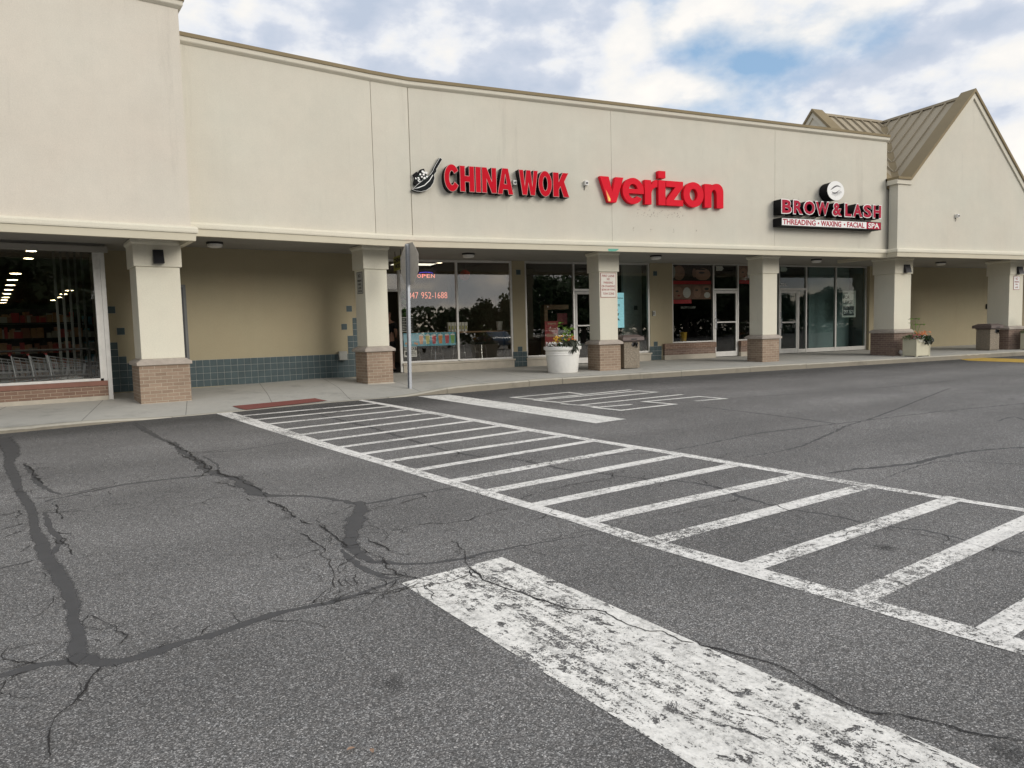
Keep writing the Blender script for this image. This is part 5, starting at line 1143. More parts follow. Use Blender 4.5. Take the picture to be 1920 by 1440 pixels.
# round pot
px_, py_ = 8.68, 16.66; pz = WZ(px_, py_)
t = thing('round_planter', 'white round plastic pot of flowers on the walkway in front of the phone shop', 'planter', (px_, py_, pz))
mb = MB(); pr = [(0, 0), (.38, 0), (.395, .02), (.44, .46), (.452, .47), (.452, .50), (.445, .51), (.452, .52), (.452, .55), (.445, .56), (.455, .57), (.46, .60), (.495, .61), (.50, .68), (.49, .69), (.47, .685), (.455, .60), (.45, .58)]
mb.lathe([(r_, pz+z) for r_, z in pr], (px_, py_), 44); mb.build('pot', 'pot_white', t, smooth=True)
mb = MB(); mb.lathe([(.456, pz+.62), (0, pz+.64)], (px_, py_), 30); mb.build('soil', 'soil', t)
mb = MB(); mb.lathe([(0, pz+.001), (.36, pz+.001), (.37, pz+.015)], (px_, py_), 30); mb.build('drip_tray', 'dark_metal', t)
rg = random.Random(11)
tuft(rg, (px_, py_, pz+.64), .42, 420, .10, .045).build('foliage', 'leaf_green', t)
pts = [(px_+.44*cos(an)*rg.uniform(.82, 1.08), py_+.44*sin(an)*rg.uniform(.82, 1.08), pz+rg.uniform(.66, .80)) for an in [rg.uniform(pi*.95, pi*1.42) if i % 2 else rg.uniform(pi*1.6, pi*2.2) for i in range(150)]]
flowers(rg, pts, .026).build('white_flowers', 'petal_white', t)
pts = [(px_+rg.uniform(-.30, -.05), py_-.15+rg.uniform(-.12, .15), pz+rg.uniform(.78, .98)) for i in range(40)]; flowers(rg, pts, .03).build('yellow_flowers', 'petal_yellow', t)
pts = [(px_+rg.uniform(.05, .32), py_-.1+rg.uniform(-.15, .15), pz+rg.uniform(.76, .96)) for i in range(40)]; flowers(rg, pts, .03).build('orange_flowers', 'petal_orange', t)
mb = MB()
for i in range(26):
    an = rg.uniform(0, 2*pi); z = rg.uniform(.85, 1.30); leaf(mb, (px_+.12+.10*cos(an), py_+.10*sin(an), pz+z), (cos(an), sin(an)-.4, .4), .17, .15, .5)
for i in range(5): mb.tube([(px_+.1, py_, pz+.6), (px_+.12+rg.uniform(-.06, .06), py_+rg.uniform(-.05, .05), pz+rg.uniform(.95, 1.2))], .007, 5)
mb.build('tall_leaves', 'leaf_lime', t)
mb = MB()
for i in range(26):
    an = rg.uniform(1.1*pi, 1.9*pi); leaf(mb, (px_+.0+rg.uniform(-.12, .14), py_-.36+rg.uniform(-.08, .05), pz+rg.uniform(.62, .86)), (cos(an), sin(an), .1), .16, .10, 1.0)
mb.build('dark_vine', 'leaf_dark', t)
# square planters
def square_planter(x, y, w_, d_, h, label, seed):
    z0 = WZ(x, y); rg = random.Random(seed); t = thing('square_planter', label, 'planter', (x+w_/2, y+d_/2, z0), 0, 'square cream planters with mixed flowers')
    mb = MB(); th = .035
    mb.box((x+.01, y+.01, z0+.03), (x+w_-.01, y+th, z0+h)); mb.box((x+.01, y+d_-th, z0+.03), (x+w_-.01, y+d_-.01, z0+h)); mb.box((x+.01, y+th, z0+.03), (x+th, y+d_-th, z0+h)); mb.box((x+w_-th, y+th, z0+.03), (x+w_-.01, y+d_-th, z0+h))
    for a in (x-.005, x+w_-.055):
        for b in (y-.005, y+d_-.055): mb.box((a, b, z0), (a+.06, b+.06, z0+.0295))
    mb.box((x-.004, y-.004, z0+.03), (x+.03, y+.03, z0+h+.006)); mb.box((x+w_-.03, y-.004, z0+.03), (x+w_+.004, y+.03, z0+h+.006))
    mb.build('box', 'planter_cream', t, bevel=.003)
    mb = MB(); mb.box((x+th, y+th, z0+h-.10), (x+w_-th, y+d_-th, z0+h-.05)); mb.build('soil', 'soil', t)
    c = (x+w_/2, y+d_/2, z0+h-.04)
    tuft(rg, c, .38, 420, .09, .04).build('foliage', 'leaf_green', t)
    def rim(n, x0, x1, z0_, z1): return [(x+rg.uniform(x0, x1)*w_, y+rg.uniform(-.12, .5)*d_, z0+h+rg.uniform(z0_, z1)) for i in range(n)]
    flowers(rg, rim(60, .15, .55, -.12, .10), .022).build('white_flowers', 'petal_white', t)
    flowers(rg, rim(24, -.1, .18, .0, .14), .028).build('pink_flowers', 'petal_pink', t)
    flowers(rg, rim(50, .35, .95, .10, .24), .03).build('orange_flowers', 'petal_orange', t)
    mb = MB()
    for i in range(60): an = rg.uniform(0, 2*pi); leaf(mb, (x+w_*rg.uniform(.55, 1.1), y+d_*rg.uniform(-.1, .4), z0+h+rg.uniform(-.12, .10)), (cos(an), sin(an), -.1), .15, .11, .8)
    mb.build('dark_vine', 'leaf_dark', t)
    mb = MB()
    for k, (dx, hh) in enumerate(((-.05, .62), (.12, .44), (-.18, .50))):
        top = Vector((c[0]+dx*1.4, c[1], z0+h+hh)); mb.tube([(c[0]+.02, c[1], z0+h-.05), (c[0]+dx*.6, c[1], z0+h+hh*.5), tuple(top)], .008, 5)
        for an in (.1, 1.9, 3.3, 4.6): leaf(mb, top, (cos(an), sin(an)*.6, .12), .21 if k < 2 else .10, .13 if k < 2 else .05, .25)
    mb.build('tall_leaves', 'leaf_lime', t)
square_planter(20.44, 15.34, .62, .50, .56, 'square cream planter of mixed flowers beside a white pipe elbow', 5)
square_planter(26.55, 15.40, .62, .55, .60, 'square cream planter cut off by the right edge of the photo', 9)
# litter bins
def bin_(x, y, rz, label):
    t = thing('litter_bin', label, 'litter bin', (0, 0, 0)); w_ = .25
    mb = MB(); mb.box((-w_, -w_, .02), (w_, w_, .74)); mb.box((-w_+.04, -w_+.04, 0), (w_-.04, w_-.04, .0195)); mb.build('body', 'pebble', t, bevel=.018)
    mb = MB(); mb.box((-.345, -.345, .775), (.345, .345, .87)); mb.frustum((0, 0), .69, .69, .87, .42, .42, .935); mb.box((-.27, -.27, .741), (.27, .27, .775)); ld = mb.build('lid', 'bin_lid', t, bevel=.008)
    mb = MB(); mb.box((-.08, -.349, .80), (.10, -.3455, .83)); mb.build('hand_slot', 'dark_metal', ld)
    mb = MB(); rg = random.Random(4)
    for i in range(7): leaf(mb, (.04+.02*i, -.255, .735), (rg.uniform(-.5, .5), -.25, -1), rg.uniform(.10, .20), .08, .1)
    mb.build('bin_liner', 'bag_black', t)
    z = WZ(x, y); t.location = (x, y, z); t.rotation_euler = (0, 0, rz); return t
b1 = bin_(10.80, 16.86, radians(0), 'pebbled concrete litter bin with brown lid beside the third column')
b1['group'] = 'pebbled litter bins on the walkway'
dup(b1, (25.52, 16.42, WZ(25.5, 16.4)), radians(0), 'pebbled concrete litter bin with brown lid beside the rightmost column', 'pebbled litter bins on the walkway')
# dry leaves on the asphalt
for i, (x, y, a) in enumerate(((.387, 2.455, .3), (.47, 2.40, 1.6))):
    mb = MB(); leaf(mb, (0, 0, .008), (cos(a), sin(a), .1), .035, .016, .2); o = mb.build('dry_leaf', 'leaf_dry'); o.location = (x, y, GZ(x, y)+.004); tag(o, ('orange brown dry leaf lying alone on the near asphalt', 'paler dry leaf scrap on the near asphalt right of the orange leaf')[i], 'leaf')
# ================================================================= things behind the glass
def IY(y): return WALL(0, y, 0)
def ceil_disc(x, y, z, label, grp, r=.08, mt='lamp_glow'):
    t = thing('downlight', label, 'downlight', (x, y, z), 0, grp)
    mb = MB(); mb.lathe([(0, z-.001), (r+.02, z-.001), (r+.02, z-.02), (r, z-.02)], (x, y), 16); mb.build('trim_ring', 'white_metal', t)
    mb = MB(); mb.lathe([(r-.002, z-.0205), (0, z-.022)], (x, y), 16); mb.face([(x+r*cos(a*pi/8), y+r*sin(a*pi/8), z-.021) for a in range(16)][::-1]); mb.build('lamp', mt, t)
for i, (x, y) in enumerate(((6.05, 20.9), (6.95, 21.6), (7.9, 20.7), (5.0, 21.6))): ceil_disc(x, y, 3.34, 'small warm downlight in the restaurant ceiling behind the glass', 'downlights in the restaurant ceiling', .10)
t = thing('ceiling_panel_light', 'bright square ceiling light in the restaurant seen above the OPEN sign', 'ceiling light', (6.3, 22, 3.3)); mb = MB(); mb.box((5.5, 21.6, 3.30), (6.9, 22.3, 3.33)); mb.build('frame', 'white_metal', t); mb = MB(); mb.box((5.55, 21.65, 3.292), (6.85, 22.25, 3.299)); mb.build('diffuser', 'troffer_glow', t)
# counter and stools
t = thing('window_counter', 'narrow shelf counter running behind the restaurant windows', 'counter', (6.9, 20.0, .05)); mb = MB(); mb.box((5.25, 19.85, 1.12), (8.55, 20.2, 1.16)); mb.build('counter_top', 'wood', t)
for x in (5.35, 8.4): mb = MB(); mb.box((x, 19.95, .05), (x+.05, 20.05, 1.119)); mb.build('leg', 'dark_metal', t)
def stool():
    t = thing('bar_stool', 'chrome legged stool', 'stool', (0, 0, 0), 0, 'chrome stools at the window counter')
    mb = MB(); mb.lathe([(0, .70), (.17, .70), (.18, .72), (.17, .755), (0, .76)], (0, 0), 20); mb.build('seat', 'seat_black', t, smooth=True)
    for k in range(4):
        a = pi/4+k*pi/2; mb = MB(); mb.tube([(.10*cos(a), .10*sin(a), .70), (.15*cos(a), .15*sin(a), .66), (.23*cos(a), .23*sin(a), 0)], .014, 6); mb.build('leg', 'chrome', t)
    for z, r_ in ((.22, .205), (.45, .175)):
        mb = MB(); mb.tube([(r_*cos(k*pi/8), r_*sin(k*pi/8), z) for k in range(17)], .010, 5, caps=False); mb.build('foot_ring', 'chrome', t)
    return t
s0_ = stool(); LBL = ['chrome stool behind the stop sign post, leftmost at the counter', 'chrome stool under the drinks poster', 'chrome stool behind the mullion of the restaurant window', 'chrome stool alone in the right restaurant window']
for i, x in enumerate((5.72, 6.42, 7.12, 7.82)):
    if i == 0: s0_.location = (x, 20.45, .06); s0_['label'] = LBL[0]
    else: dup(s0_, (x, 20.45, .06), .2*i, LBL[i])
# drinks poster (generic smoothies)
t = thing('drinks_poster', 'wide blue poster of six coloured drinks low in the restaurant window', 'poster', (5.95, 19.56, .78)); mb = MB(); mb.box((5.17, 19.545, .77), (6.72, 19.552, 1.15)); sh = mb.build('sheet', 'poster_blue', t)
for i, (x, mt) in enumerate(zip((5.68, 5.87, 6.06, 6.25, 6.45, 6.62), ('cup_orange', 'cup_yellow', 'cup_red', 'cup_orange', 'cup_red', 'cup_green'))):
    mb = MB(); y = 19.5445; mb.prism([(x-.045, y, .83), (x+.045, y, .83), (x+.065, y, 1.06), (x-.065, y, 1.06)], (0, -.001, 0)); cp = mb.build('printed_cup', mt, sh)
    mb = MB(); mb.prism([(x+.07*cos(a*pi/6), y-.0012, 1.06+.045*sin(a*pi/6)) for a in range(7)], (0, -.0005, 0)); mb.prism([(x-.006, y-.002, 1.09), (x+.006, y-.002, 1.09), (x+.016, y-.002, 1.14), (x+.004, y-.002, 1.14)], (0, -.0005, 0)); mb.build('printed_lid', 'sign_white', cp)
mb = MB()
for i, (x, z) in enumerate(((5.24, .86), (5.30, .92), (5.36, .85), (5.50, .86), (5.55, .84))): mb.prism([(x+.035*cos(a*pi/5), 19.5445, z+.03*sin(a*pi/5)) for a in range(10)], (0, -.001-.0003*i, 0))
mb.build('printed_fruit', 'cup_orange', sh)
# notice plate
t = thing('camera_notice', 'white NOTICE plate low at the left of the restaurant window', 'sign', (5.35, 19.55, .48)); mb = MB(); mb.box((5.17, 19.545, .48), (5.54, 19.552, .77)); sh = mb.build('sheet', 'sign_white', t)
mb = MB(); mb.box((5.18, 19.5435, .66), (5.53, 19.5448, .76)); hd = mb.build('header', 'paper_dark', sh); text_on('NOTICE', 'lettering', 'sign_white', hd, IY(19.5433), 5.21, 5.50, .675, .745, 0, .03, .001)
mb = MB(); mb.box((5.20, 19.5438, .52), (5.28, 19.5448, .63)); mb.build('camera_mark', 'paper_dark', sh); text_on('PREMISES\nUNDER VIDEO\nSURVEILLANCE', 'lettering', 'paper_dark', sh, IY(19.5443), 5.31, 5.52, .51, .64, 0, .02, .001)
t = thing('opening_hours_sheet', 'dark sheet of small white lines above the drinks poster', 'notice', (5.29, 19.55, 1.2)); mb = MB(); mb.box((5.13, 19.545, 1.19), (5.46, 19.552, 1.60)); sh = mb.build('sheet', 'paper_dark', t)
mb = MB(); mb.box((5.13, 19.5435, 1.575), (5.46, 19.5448, 1.595)); mb.box((5.13, 19.5435, 1.195), (5.46, 19.5448, 1.21))
for k in range(7): mb.box((5.15, 19.5438, 1.25+.045*k), (5.15+.08+.03*(k % 2), 19.5448, 1.262+.045*k)); mb.box((5.30, 19.5438, 1.25+.045*k), (5.42, 19.5448, 1.26+.045*k))
mb.build('printed_lines', 'sign_white', sh)
t = thing('jade_ornament', 'dark green string of round ornaments in the left of the restaurant window', 'ornament', (5.25, 19.6, 1.6))
for k, (z, r_) in enumerate(((2.30, .05), (2.18, .06), (2.02, .08), (1.84, .09), (1.68, .07))): mb = MB(); mb.lathe([(0, z-r_), (r_*.7, z-r_*.7), (r_, z), (r_*.7, z+r_*.7), (0, z+r_)], (5.25, 19.68), 14); mb.build('bead', 'leaf_green', t, smooth=True)
# neon
t = thing('open_neon', 'small red OPEN neon sign with a blue glow in the restaurant window', 'neon sign', (5.92, 19.6, 2.6)); mb = MB(); mb.box((5.58, 19.66, 2.66), (6.26, 19.70, 2.94)); bd = mb.build('backboard', 'paper_dark', t)
for k, ch in enumerate('OPEN'): text_on(ch, 'letter', 'neon_red' if ch == 'P' else 'neon_pale', t, IY(19.64), 5.66+.135*k, 5.765+.135*k, 2.705, 2.81, 0, -.0, .008)
mb = MB(); mb.tube([(5.92+.20*cos(a), 19.65, 2.83+.035*sin(a)) for a in [k*pi/10 for k in range(11)]], .007, 5); mb.build('blue_tube', 'neon_blue', t)
t = thing('phone_number_neon', 'orange phone number lettering glowing across the restaurant window', 'neon sign', (5.9, 19.6, 2.1))
text_on('847', 'lettering', 'neon_pale', t, IY(19.62), 5.36, 5.66, 2.12, 2.30, 0, -.012, .006); text_on('952-1688', 'lettering', 'neon_pale', t, IY(19.62), 5.75, 6.52, 2.12, 2.30, 0, -.012, .006)
# containers on counter
for k in range(6):
    x = 6.62+.10*k+(.02 if k > 2 else 0); t = thing('paper_carton', 'white paper carton on the window counter', 'carton', (x+.04, 19.95, 1.16), 0, 'row of white cartons on the window counter')
    mb = MB(); mb.frustum((x+.04, 19.97), .07, .08, 1.161, .092, .10, 1.42); mb.box((x+.0, 19.925, 1.42), (x+.08, 20.015, 1.43)); mb.build('carton', 'paper', t); mb = MB(); mb.box((x+.015, 19.921, 1.22), (x+.065, 19.9235, 1.33)); mb.build('print', 'yellow_green', t)
t = thing('white_bucket', 'white bucket at the right end of the window counter', 'bucket', (8.28, 20.0, 1.16)); mb = MB(); mb.lathe([(0, 1.161), (.075, 1.161), (.10, 1.41), (.105, 1.43), (.095, 1.43), (.07, 1.18), (0, 1.18)], (8.28, 20.0), 20); mb.build('pail', 'plastic_white', t, smooth=True)
for k, x in enumerate((7.50,)):
    t = thing('paper_lantern', 'dark red lantern hanging behind the right restaurant window', 'lantern', (x, 20.8, 2.7)); mb = MB(); mb.lathe([(.04, 2.72), (.13, 2.78), (.17, 2.88), (.13, 2.98), (.04, 3.04)], (x, 20.8), 18); mb.build('shade', 'red_face', t, smooth=True); mb = MB(); mb.tube([(x, 20.8, 3.04), (x, 20.8, 3.38)], .006, 5); mb.build('cord', 'dark_metal', t)
# person in the doorway, seen from behind the door glass
t = thing('person', 'person in black clothes standing just inside the restaurant door, arm bent at the waist', 'person', (4.92, 20.25, .06))
def skinned(name, pts, edges, mat, parent):
    me = bpy.data.meshes.new(name); me.from_pydata([p[:3] for p in pts], edges, []); ob = bpy.data.objects.new(name, me); COL.objects.link(ob)
    md = ob.modifiers.new('s', 'SKIN'); 
    for i, p in enumerate(pts): me.skin_vertices[0].data[i].radius = (p[3], p[4] if len(p) > 4 else p[3])
    me.skin_vertices[0].data[0].use_root = True
    sb = ob.modifiers.new('b', 'SUBSURF'); sb.levels = 1; sb.render_levels = 1
    dg = bpy.context.evaluated_depsgraph_get(); m2 = bpy.data.meshes.new_from_object(ob.evaluated_get(dg)); bpy.data.objects.remove(ob); bpy.data.meshes.remove(me)
    m2.materials.clear(); m2.materials.append(MATS[mat]); m2.name = name
    for p in m2.polygons: p.use_smooth = True
    ob = bpy.data.objects.new(name, m2); COL.objects.link(ob)
    if parent: ob.parent = parent
    return ob
B = [(0, 0, .92, .13, .10), (0, 0, 1.15, .13, .10), (0, 0, 1.38, .17, .11), (0, .0, 1.48, .06), (0, -.01, 1.56, .062), (0, -.02, 1.64, .092, .10), (0, -.01, 1.72, .07),
     (-.19, 0, 1.38, .055), (-.25, .02, 1.12, .045), (-.14, -.18, .98, .035), (.19, 0, 1.38, .055), (.25, .02, 1.12, .045), (.16, -.18, .98, .035),
     (-.10, 0, .84, .09), (-.11, 0, .46, .062), (-.11, .02, .09, .042), (.10, 0, .84, .09), (.11, 0, .46, .062), (.12, .02, .09, .042), (-.12, -.12, .04, .035), (.13, -.12, .04, .035)]
E_ = [(0, 1), (1, 2), (2, 3), (3, 4), (4, 5), (5, 6), (2, 7), (7, 8), (8, 9), (2, 10), (10, 11), (11, 12), (0, 13), (13, 14), (14, 15), (15, 19), (0, 16), (16, 17), (17, 18), (18, 20)]
skinned('body', B, E_, 'skin_a', t)
for sx_ in (-1, 1):
    for k in range(5):
        x0 = .15*sx_+(k-2)*.016*sx_; L_ = (.045, .075, .085, .08, .06)[k]
        skinned('finger', [(x0, -.19, .975, .009), (x0-.004*sx_, -.19-L_*.5, .968, .008), (x0-.008*sx_, -.19-L_*.8, .95, .007)], [(0, 1), (1, 2)], 'skin_a', t)
S_ = [(0, 0, .94, .16, .125), (0, 0, 1.18, .155, .12), (0, 0, 1.38, .19, .13), (-.20, 0, 1.37, .075), (-.245, .01, 1.20, .065), (.20, 0, 1.37, .075), (.245, .01, 1.20, .065)]
skinned('shirt', S_, [(0, 1), (1, 2), (2, 3), (3, 4), (2, 5), (5, 6)], 'cloth_black', t)
skinned('shorts', [(0, 0, .93, .15, .12), (-.105, 0, .82, .115), (-.115, 0, .55, .095), (.105, 0, .82, .115), (.115, 0, .55, .095)], [(0, 1), (1, 2), (0, 3), (3, 4)], 'cloth_black', t)
skinned('hair', [(0, .03, 1.64, .09, .085), (0, .01, 1.71, .085)], [(0, 1)], 'hair_dark', t)
for sx_ in (-1, 1): skinned('shoe', [(.12*sx_, .05, .05, .045), (.125*sx_, -.08, .04, .045), (.13*sx_, -.16, .035, .035)], [(0, 1), (1, 2)], 'seat_black', t)
t.rotation_euler = (0, 0, 2.4)
# ---- phone shop
t = thing('red_floor_poster', 'tall red poster board standing behind the glass above the round planter', 'poster', (9.9, 19.75, .3)); mb = MB(); mb.box((9.67, 19.70, .33), (10.12, 19.72, 1.40)); sh = mb.build('sheet', 'poster_red', t)
mb = MB()
for k, z in enumerate((1.30, 1.16, 1.11, 1.06)): mb.box((9.76+.02*k, 19.695, z), (10.06-.02*k, 19.6995, z+(.05 if k == 0 else .025)))
mb.box((9.72, 19.695, .92), (10.08, 19.6995, 1.02)); mb.build('printed_lines', 'skin_a', sh)
t = thing('wood_display_frame', 'lit wooden arch display inside the phone shop', 'display', (10.5, 21.2, .05)); mb = MB(); mb.box((10.30, 21.0, .05), (10.42, 21.3, 1.95)); mb.box((10.421, 21.0, 1.80), (11.2, 21.3, 1.95)); mb.build('arch', 'wood', t)
ceil_disc(10.5, 20.9, 3.3, 'single downlight lighting the wooden arch display in the phone shop', 'downlights in the phone shop')
t = thing('red_wall_display', 'dim red display board deep inside the phone shop', 'display', (11.1, 22, 1.2)); mb = MB(); mb.box((10.98, 21.4, 1.30), (11.35, 21.44, 1.68)); mb.build('board', 'poster_red', t)
t = thing('lit_window_poster', 'glowing pale blue poster with a red and black bird like drawing beside the third column', 'poster', (12.5, 20, 1.1)); mb = MB(); mb.box((11.95, 20.0, 1.14), (12.72, 20.05, 2.28)); sh = mb.build('lightbox', 'screen_blue', t)
mb = MB(); mb.prism([(12.38+.11*cos(a), 19.998, 1.72+.08*sin(a)) for a in [k*pi/6 for k in range(12)]], (0, -.002, 0)); mb.build('red_shape', 'poster_bright_red', sh)
mb = MB(); mb.prism([(12.30, 19.998, 1.60), (12.52, 19.998, 1.62), (12.50, 19.998, 1.54), (12.44, 19.998, 1.50), (12.56, 19.998, 1.38), (12.40, 19.998, 1.40), (12.42, 19.998, 1.22), (12.34, 19.998, 1.24)], (0, -.002, 0)); mb.build('black_shape', 'paper_dark', sh)
text_on('2ct', 'lettering', 'paper_dark', sh, IY(19.999), 12.36, 12.56, 1.84, 1.93, 0, .02, .001); text_on('Mobile Home', 'lettering', 'paper_dark', sh, IY(19.999), 12.1, 12.68, 2.08, 2.14, 0, .01, .001)
t = thing('grey_partition', 'plain grey partition with a dark box behind the right phone shop window', 'partition', (13.2, 20.3, .05)); mb = MB(); mb.box((12.88, 20.3, .05), (13.62, 20.4, 3.3)); mb.build('panel', 'interior_pale', t); mb = MB(); mb.box((13.30, 20.27, 1.72), (13.42, 20.2995, 1.86)); mb.build('thermostat', 'paper_dark', t)
# ---- brow shop posters: plain generic close-ups of faces
def face_poster(x0, x1, z0, z1, label, kind):
    y = 19.545; t = thing('window_poster', label, 'poster', ((x0+x1)/2, y, z0), 0, 'beauty posters in the brow shop windows'); w_, h = x1-x0, z1-z0
    mb = MB(); mb.box((x0, y, z0), (x1, y+.006, z1)); sh = mb.build('sheet', 'hair_dark' if kind in (0, 1) else 'skin_b', t)
    def blob(cx_, cz_, rx_, rz_, mt, nm, k, n=18, a0=0, a1=2*pi): mb = MB(); mb.prism([(x0+w_*(cx_+rx_*cos(a0+(a1-a0)*i/n)), y-.0005-.0015*k, z0+h*(cz_+rz_*sin(a0+(a1-a0)*i/n))) for i in range(n)], (0, -.001, 0)); mb.build(nm, mt, sh)
    if kind == 0: blob(.35, .5, .30, .48, 'skin_b', 'printed_face', 0); blob(.05, .55, .12, .4, 'interior_pale', 'printed_background', 1)
    if kind == 1: blob(.55, .42, .42, .40, 'skin_a', 'printed_face', 0); blob(.50, .52, .16, .07, 'paper_dark', 'printed_eye', 1); blob(.48, .74, .24, .05, 'hair_dark', 'printed_brow', 2); blob(.12, .5, .10, .3, 'skin_b', 'printed_shadow', 1)
    if kind == 2: blob(.30, .45, .26, .40, 'skin_a', 'printed_face', 0); blob(.75, .45, .20, .36, 'paper', 'printed_towel', 1); blob(.25, .55, .08, .05, 'paper_dark', 'printed_eye', 2); blob(.34, .25, .07, .05, 'poster_red', 'printed_lips', 3)
    if kind == 3: blob(.28, .5, .20, .42, 'skin_a', 'printed_face', 0); blob(.24, .62, .08, .05, 'paper_dark', 'printed_eye', 2); blob(.75, .72, .20, .20, 'skin_a', 'printed_detail', 1); blob(.76, .70, .12, .08, 'paper_dark', 'printed_eye', 3); blob(.78, .28, .16, .20, 'paper', 'printed_towel', 4)
face_poster(14.30, 15.09, 2.65, 3.16, 'dark poster with a half hidden face, top left of the brow shop window', 0); face_poster(15.10, 15.90, 2.65, 3.16, 'poster close up of a made up eye, top right of the brow shop window', 1)
face_poster(14.30, 15.09, 2.03, 2.52, 'poster of a face with white towel, lower left of the brow shop window', 2); face_poster(15.10, 15.90, 2.03, 2.52, 'poster of a face and two small pictures, lower right of the brow shop window', 3); face_poster(17.10, 17.75, 2.68, 3.16, 'poster of hand and face behind the fourth column', 2)
for x0, x1, z0, z1, lb in ((14.30, 15.90, 2.53, 2.64, 'bright red band between the upper and lower posters in the brow shop window'), (14.30, 15.08, 1.89, 2.02, 'short bright red strip under the lower left poster'), (17.10, 17.75, 2.55, 2.67, 'bright red strip behind the fourth column')):
    mb = MB(); mb.box((x0, 19.545, z0), (x1, 19.551, z1)); o = mb.build('window_strip', 'poster_bright_red'); recenter(o); tag(o, lb, 'window strip')
t = thing('window_lettering', 'small pale lettering below the posters in the brow shop window', 'lettering', (14.9, 19.55, 1.7)); text_on('BROW & LASH', 'lettering', 'interior_pale', t, IY(19.553), 14.65, 15.25, 1.72, 1.80, 0, .01, .001)
t = thing('yellow_bin', 'yellow bucket inside the brow shop', 'bucket', (15.6, 20.6, .05)); mb = MB(); mb.lathe([(0, .6), (.11, .6), (.14, .92), (.12, .92), (0, .62)], (15.75, 20.9), 18); mb.build('pail', 'petal_yellow', t); mb = MB(); mb.box((15.5, 20.7, .05), (16.0, 21.1, .60)); mb.build('stand', 'interior_dark', t)
t = thing('metal_chair', 'white framed chair at the left of the brow shop window', 'chair', (14.45, 20.2, .05)); mb = MB(); mb.tube([(14.20, 20.1, .05), (14.20, 20.1, .95), (14.24, 20.1, 1.0), (14.50, 20.1, 1.0), (14.54, 20.1, .95), (14.54, 20.1, .05)], .014, 6); mb.build('frame', 'white_metal', t); mb = MB(); mb.box((14.2, 20.12, .48), (14.56, 20.5, .52)); mb.build('seat', 'seat_black', t); mb = MB(); mb.tube([(14.2, 20.5, .05), (14.2, 20.5, .48)], .014, 6); mb.tube([(14.54, 20.5, .05), (14.54, 20.5, .48)], .014, 6); mb.build('rear_legs', 'white_metal', t)
# vacant unit
t = thing('for_lease_sign', 'white FOR LEASE sign in the right window of the vacant unit', 'sign', (22.33, 19.55, 1.3)); mb = MB(); mb.box((21.99, 19.545, 1.31), (22.67, 19.552, 2.30)); sh = mb.build('sheet', 'paper', t)
text_on('CBRE', 'lettering', 'paper_dark', sh, IY(19.5445), 22.05, 22.27, 2.18, 2.24, 0, .03, .001); text_on('retail', 'lettering', 'grey_box', sh, IY(19.5445), 22.42, 22.62, 2.18, 2.24, 0, .01, .001)
text_on('FOR', 'lettering', 'paper_dark', sh, IY(19.5445), 22.04, 22.36, 1.98, 2.12, 0, .02, .001); text_on('LEASE', 'lettering', 'paper_dark', sh, IY(19.5445), 22.04, 22.52, 1.80, 1.94, 0, .02, .001)
mb = MB(); mb.box((22.03, 19.543, 1.37), (22.60, 19.5446, 1.72)); bb = mb.build('number_band', 'paper_dark', sh); text_on('(630)', 'lettering', 'sign_white', bb, IY(19.5428), 22.06, 22.25, 1.62, 1.69, 0, .0, .001); text_on('297 7671', 'lettering', 'sign_white', bb, IY(19.5428), 22.06, 22.56, 1.44, 1.57, 0, .02, .001)
t = thing('door_number', 'white number 701 on the glass over the vacant unit door', 'number', (19.05, 19.5, 2.45)); text_on('701', 'lettering', 'sign_white', t, IY(19.502), 18.91, 19.18, 2.47, 2.57, 0, .02, .002)
for x, lb in ((16.1, 'torn paper sheet in the top light over the brow shop door'), (18.95, 'small paper square in the top light over the vacant unit door')):
    mb = MB(); mb.prism([(x, 19.53, 2.98), (x+.24, 19.53, 2.98), (x+.32, 19.53, 3.06), (x+.26, 19.53, 3.14), (x, 19.53, 3.14)], (0, -.003, 0)); o = mb.build('paper_scrap', 'paper'); recenter(o); tag(o, lb, 'paper')
# ---- corner store interior
def P2(s_, t_): v = M2 @ Vector((s_, t_, 0)); return v.x, v.y
ROWA = [(-5.95, 30.2), (-6.69, 33.34), (-7.41, 36.49), (-8.14, 39.68), (-8.9, 43.0), (-9.72, 46.62), (-10.43, 49.61), (-11.2, 53.0)]
ROWB = [(-5.82, 40.38), (-6.57, 43.66), (-7.3, 46.9), (-8.09, 50.31)]
ROWC = [(-3.12, 17.35), (-3.46, 18.91)]
for x, y in ROWA: ceil_disc(x, y, 3.60, 'round lamp in the longer row on the corner store ceiling', 'ceiling lamp rows in the corner store', .17, 'store_lamp')
for x, y in ROWB: ceil_disc(x, y, 3.60, 'round lamp in the shorter row on the corner store ceiling', 'ceiling lamp rows in the corner store', .17, 'store_lamp')
for i, (x, y) in enumerate(ROWC): ceil_disc(x, y, 3.05, ('nearer small downlight just inside the corner store window', 'farther small downlight just inside the corner store window')[i], 'entry downlights in the corner store', .09, 'store_lamp')
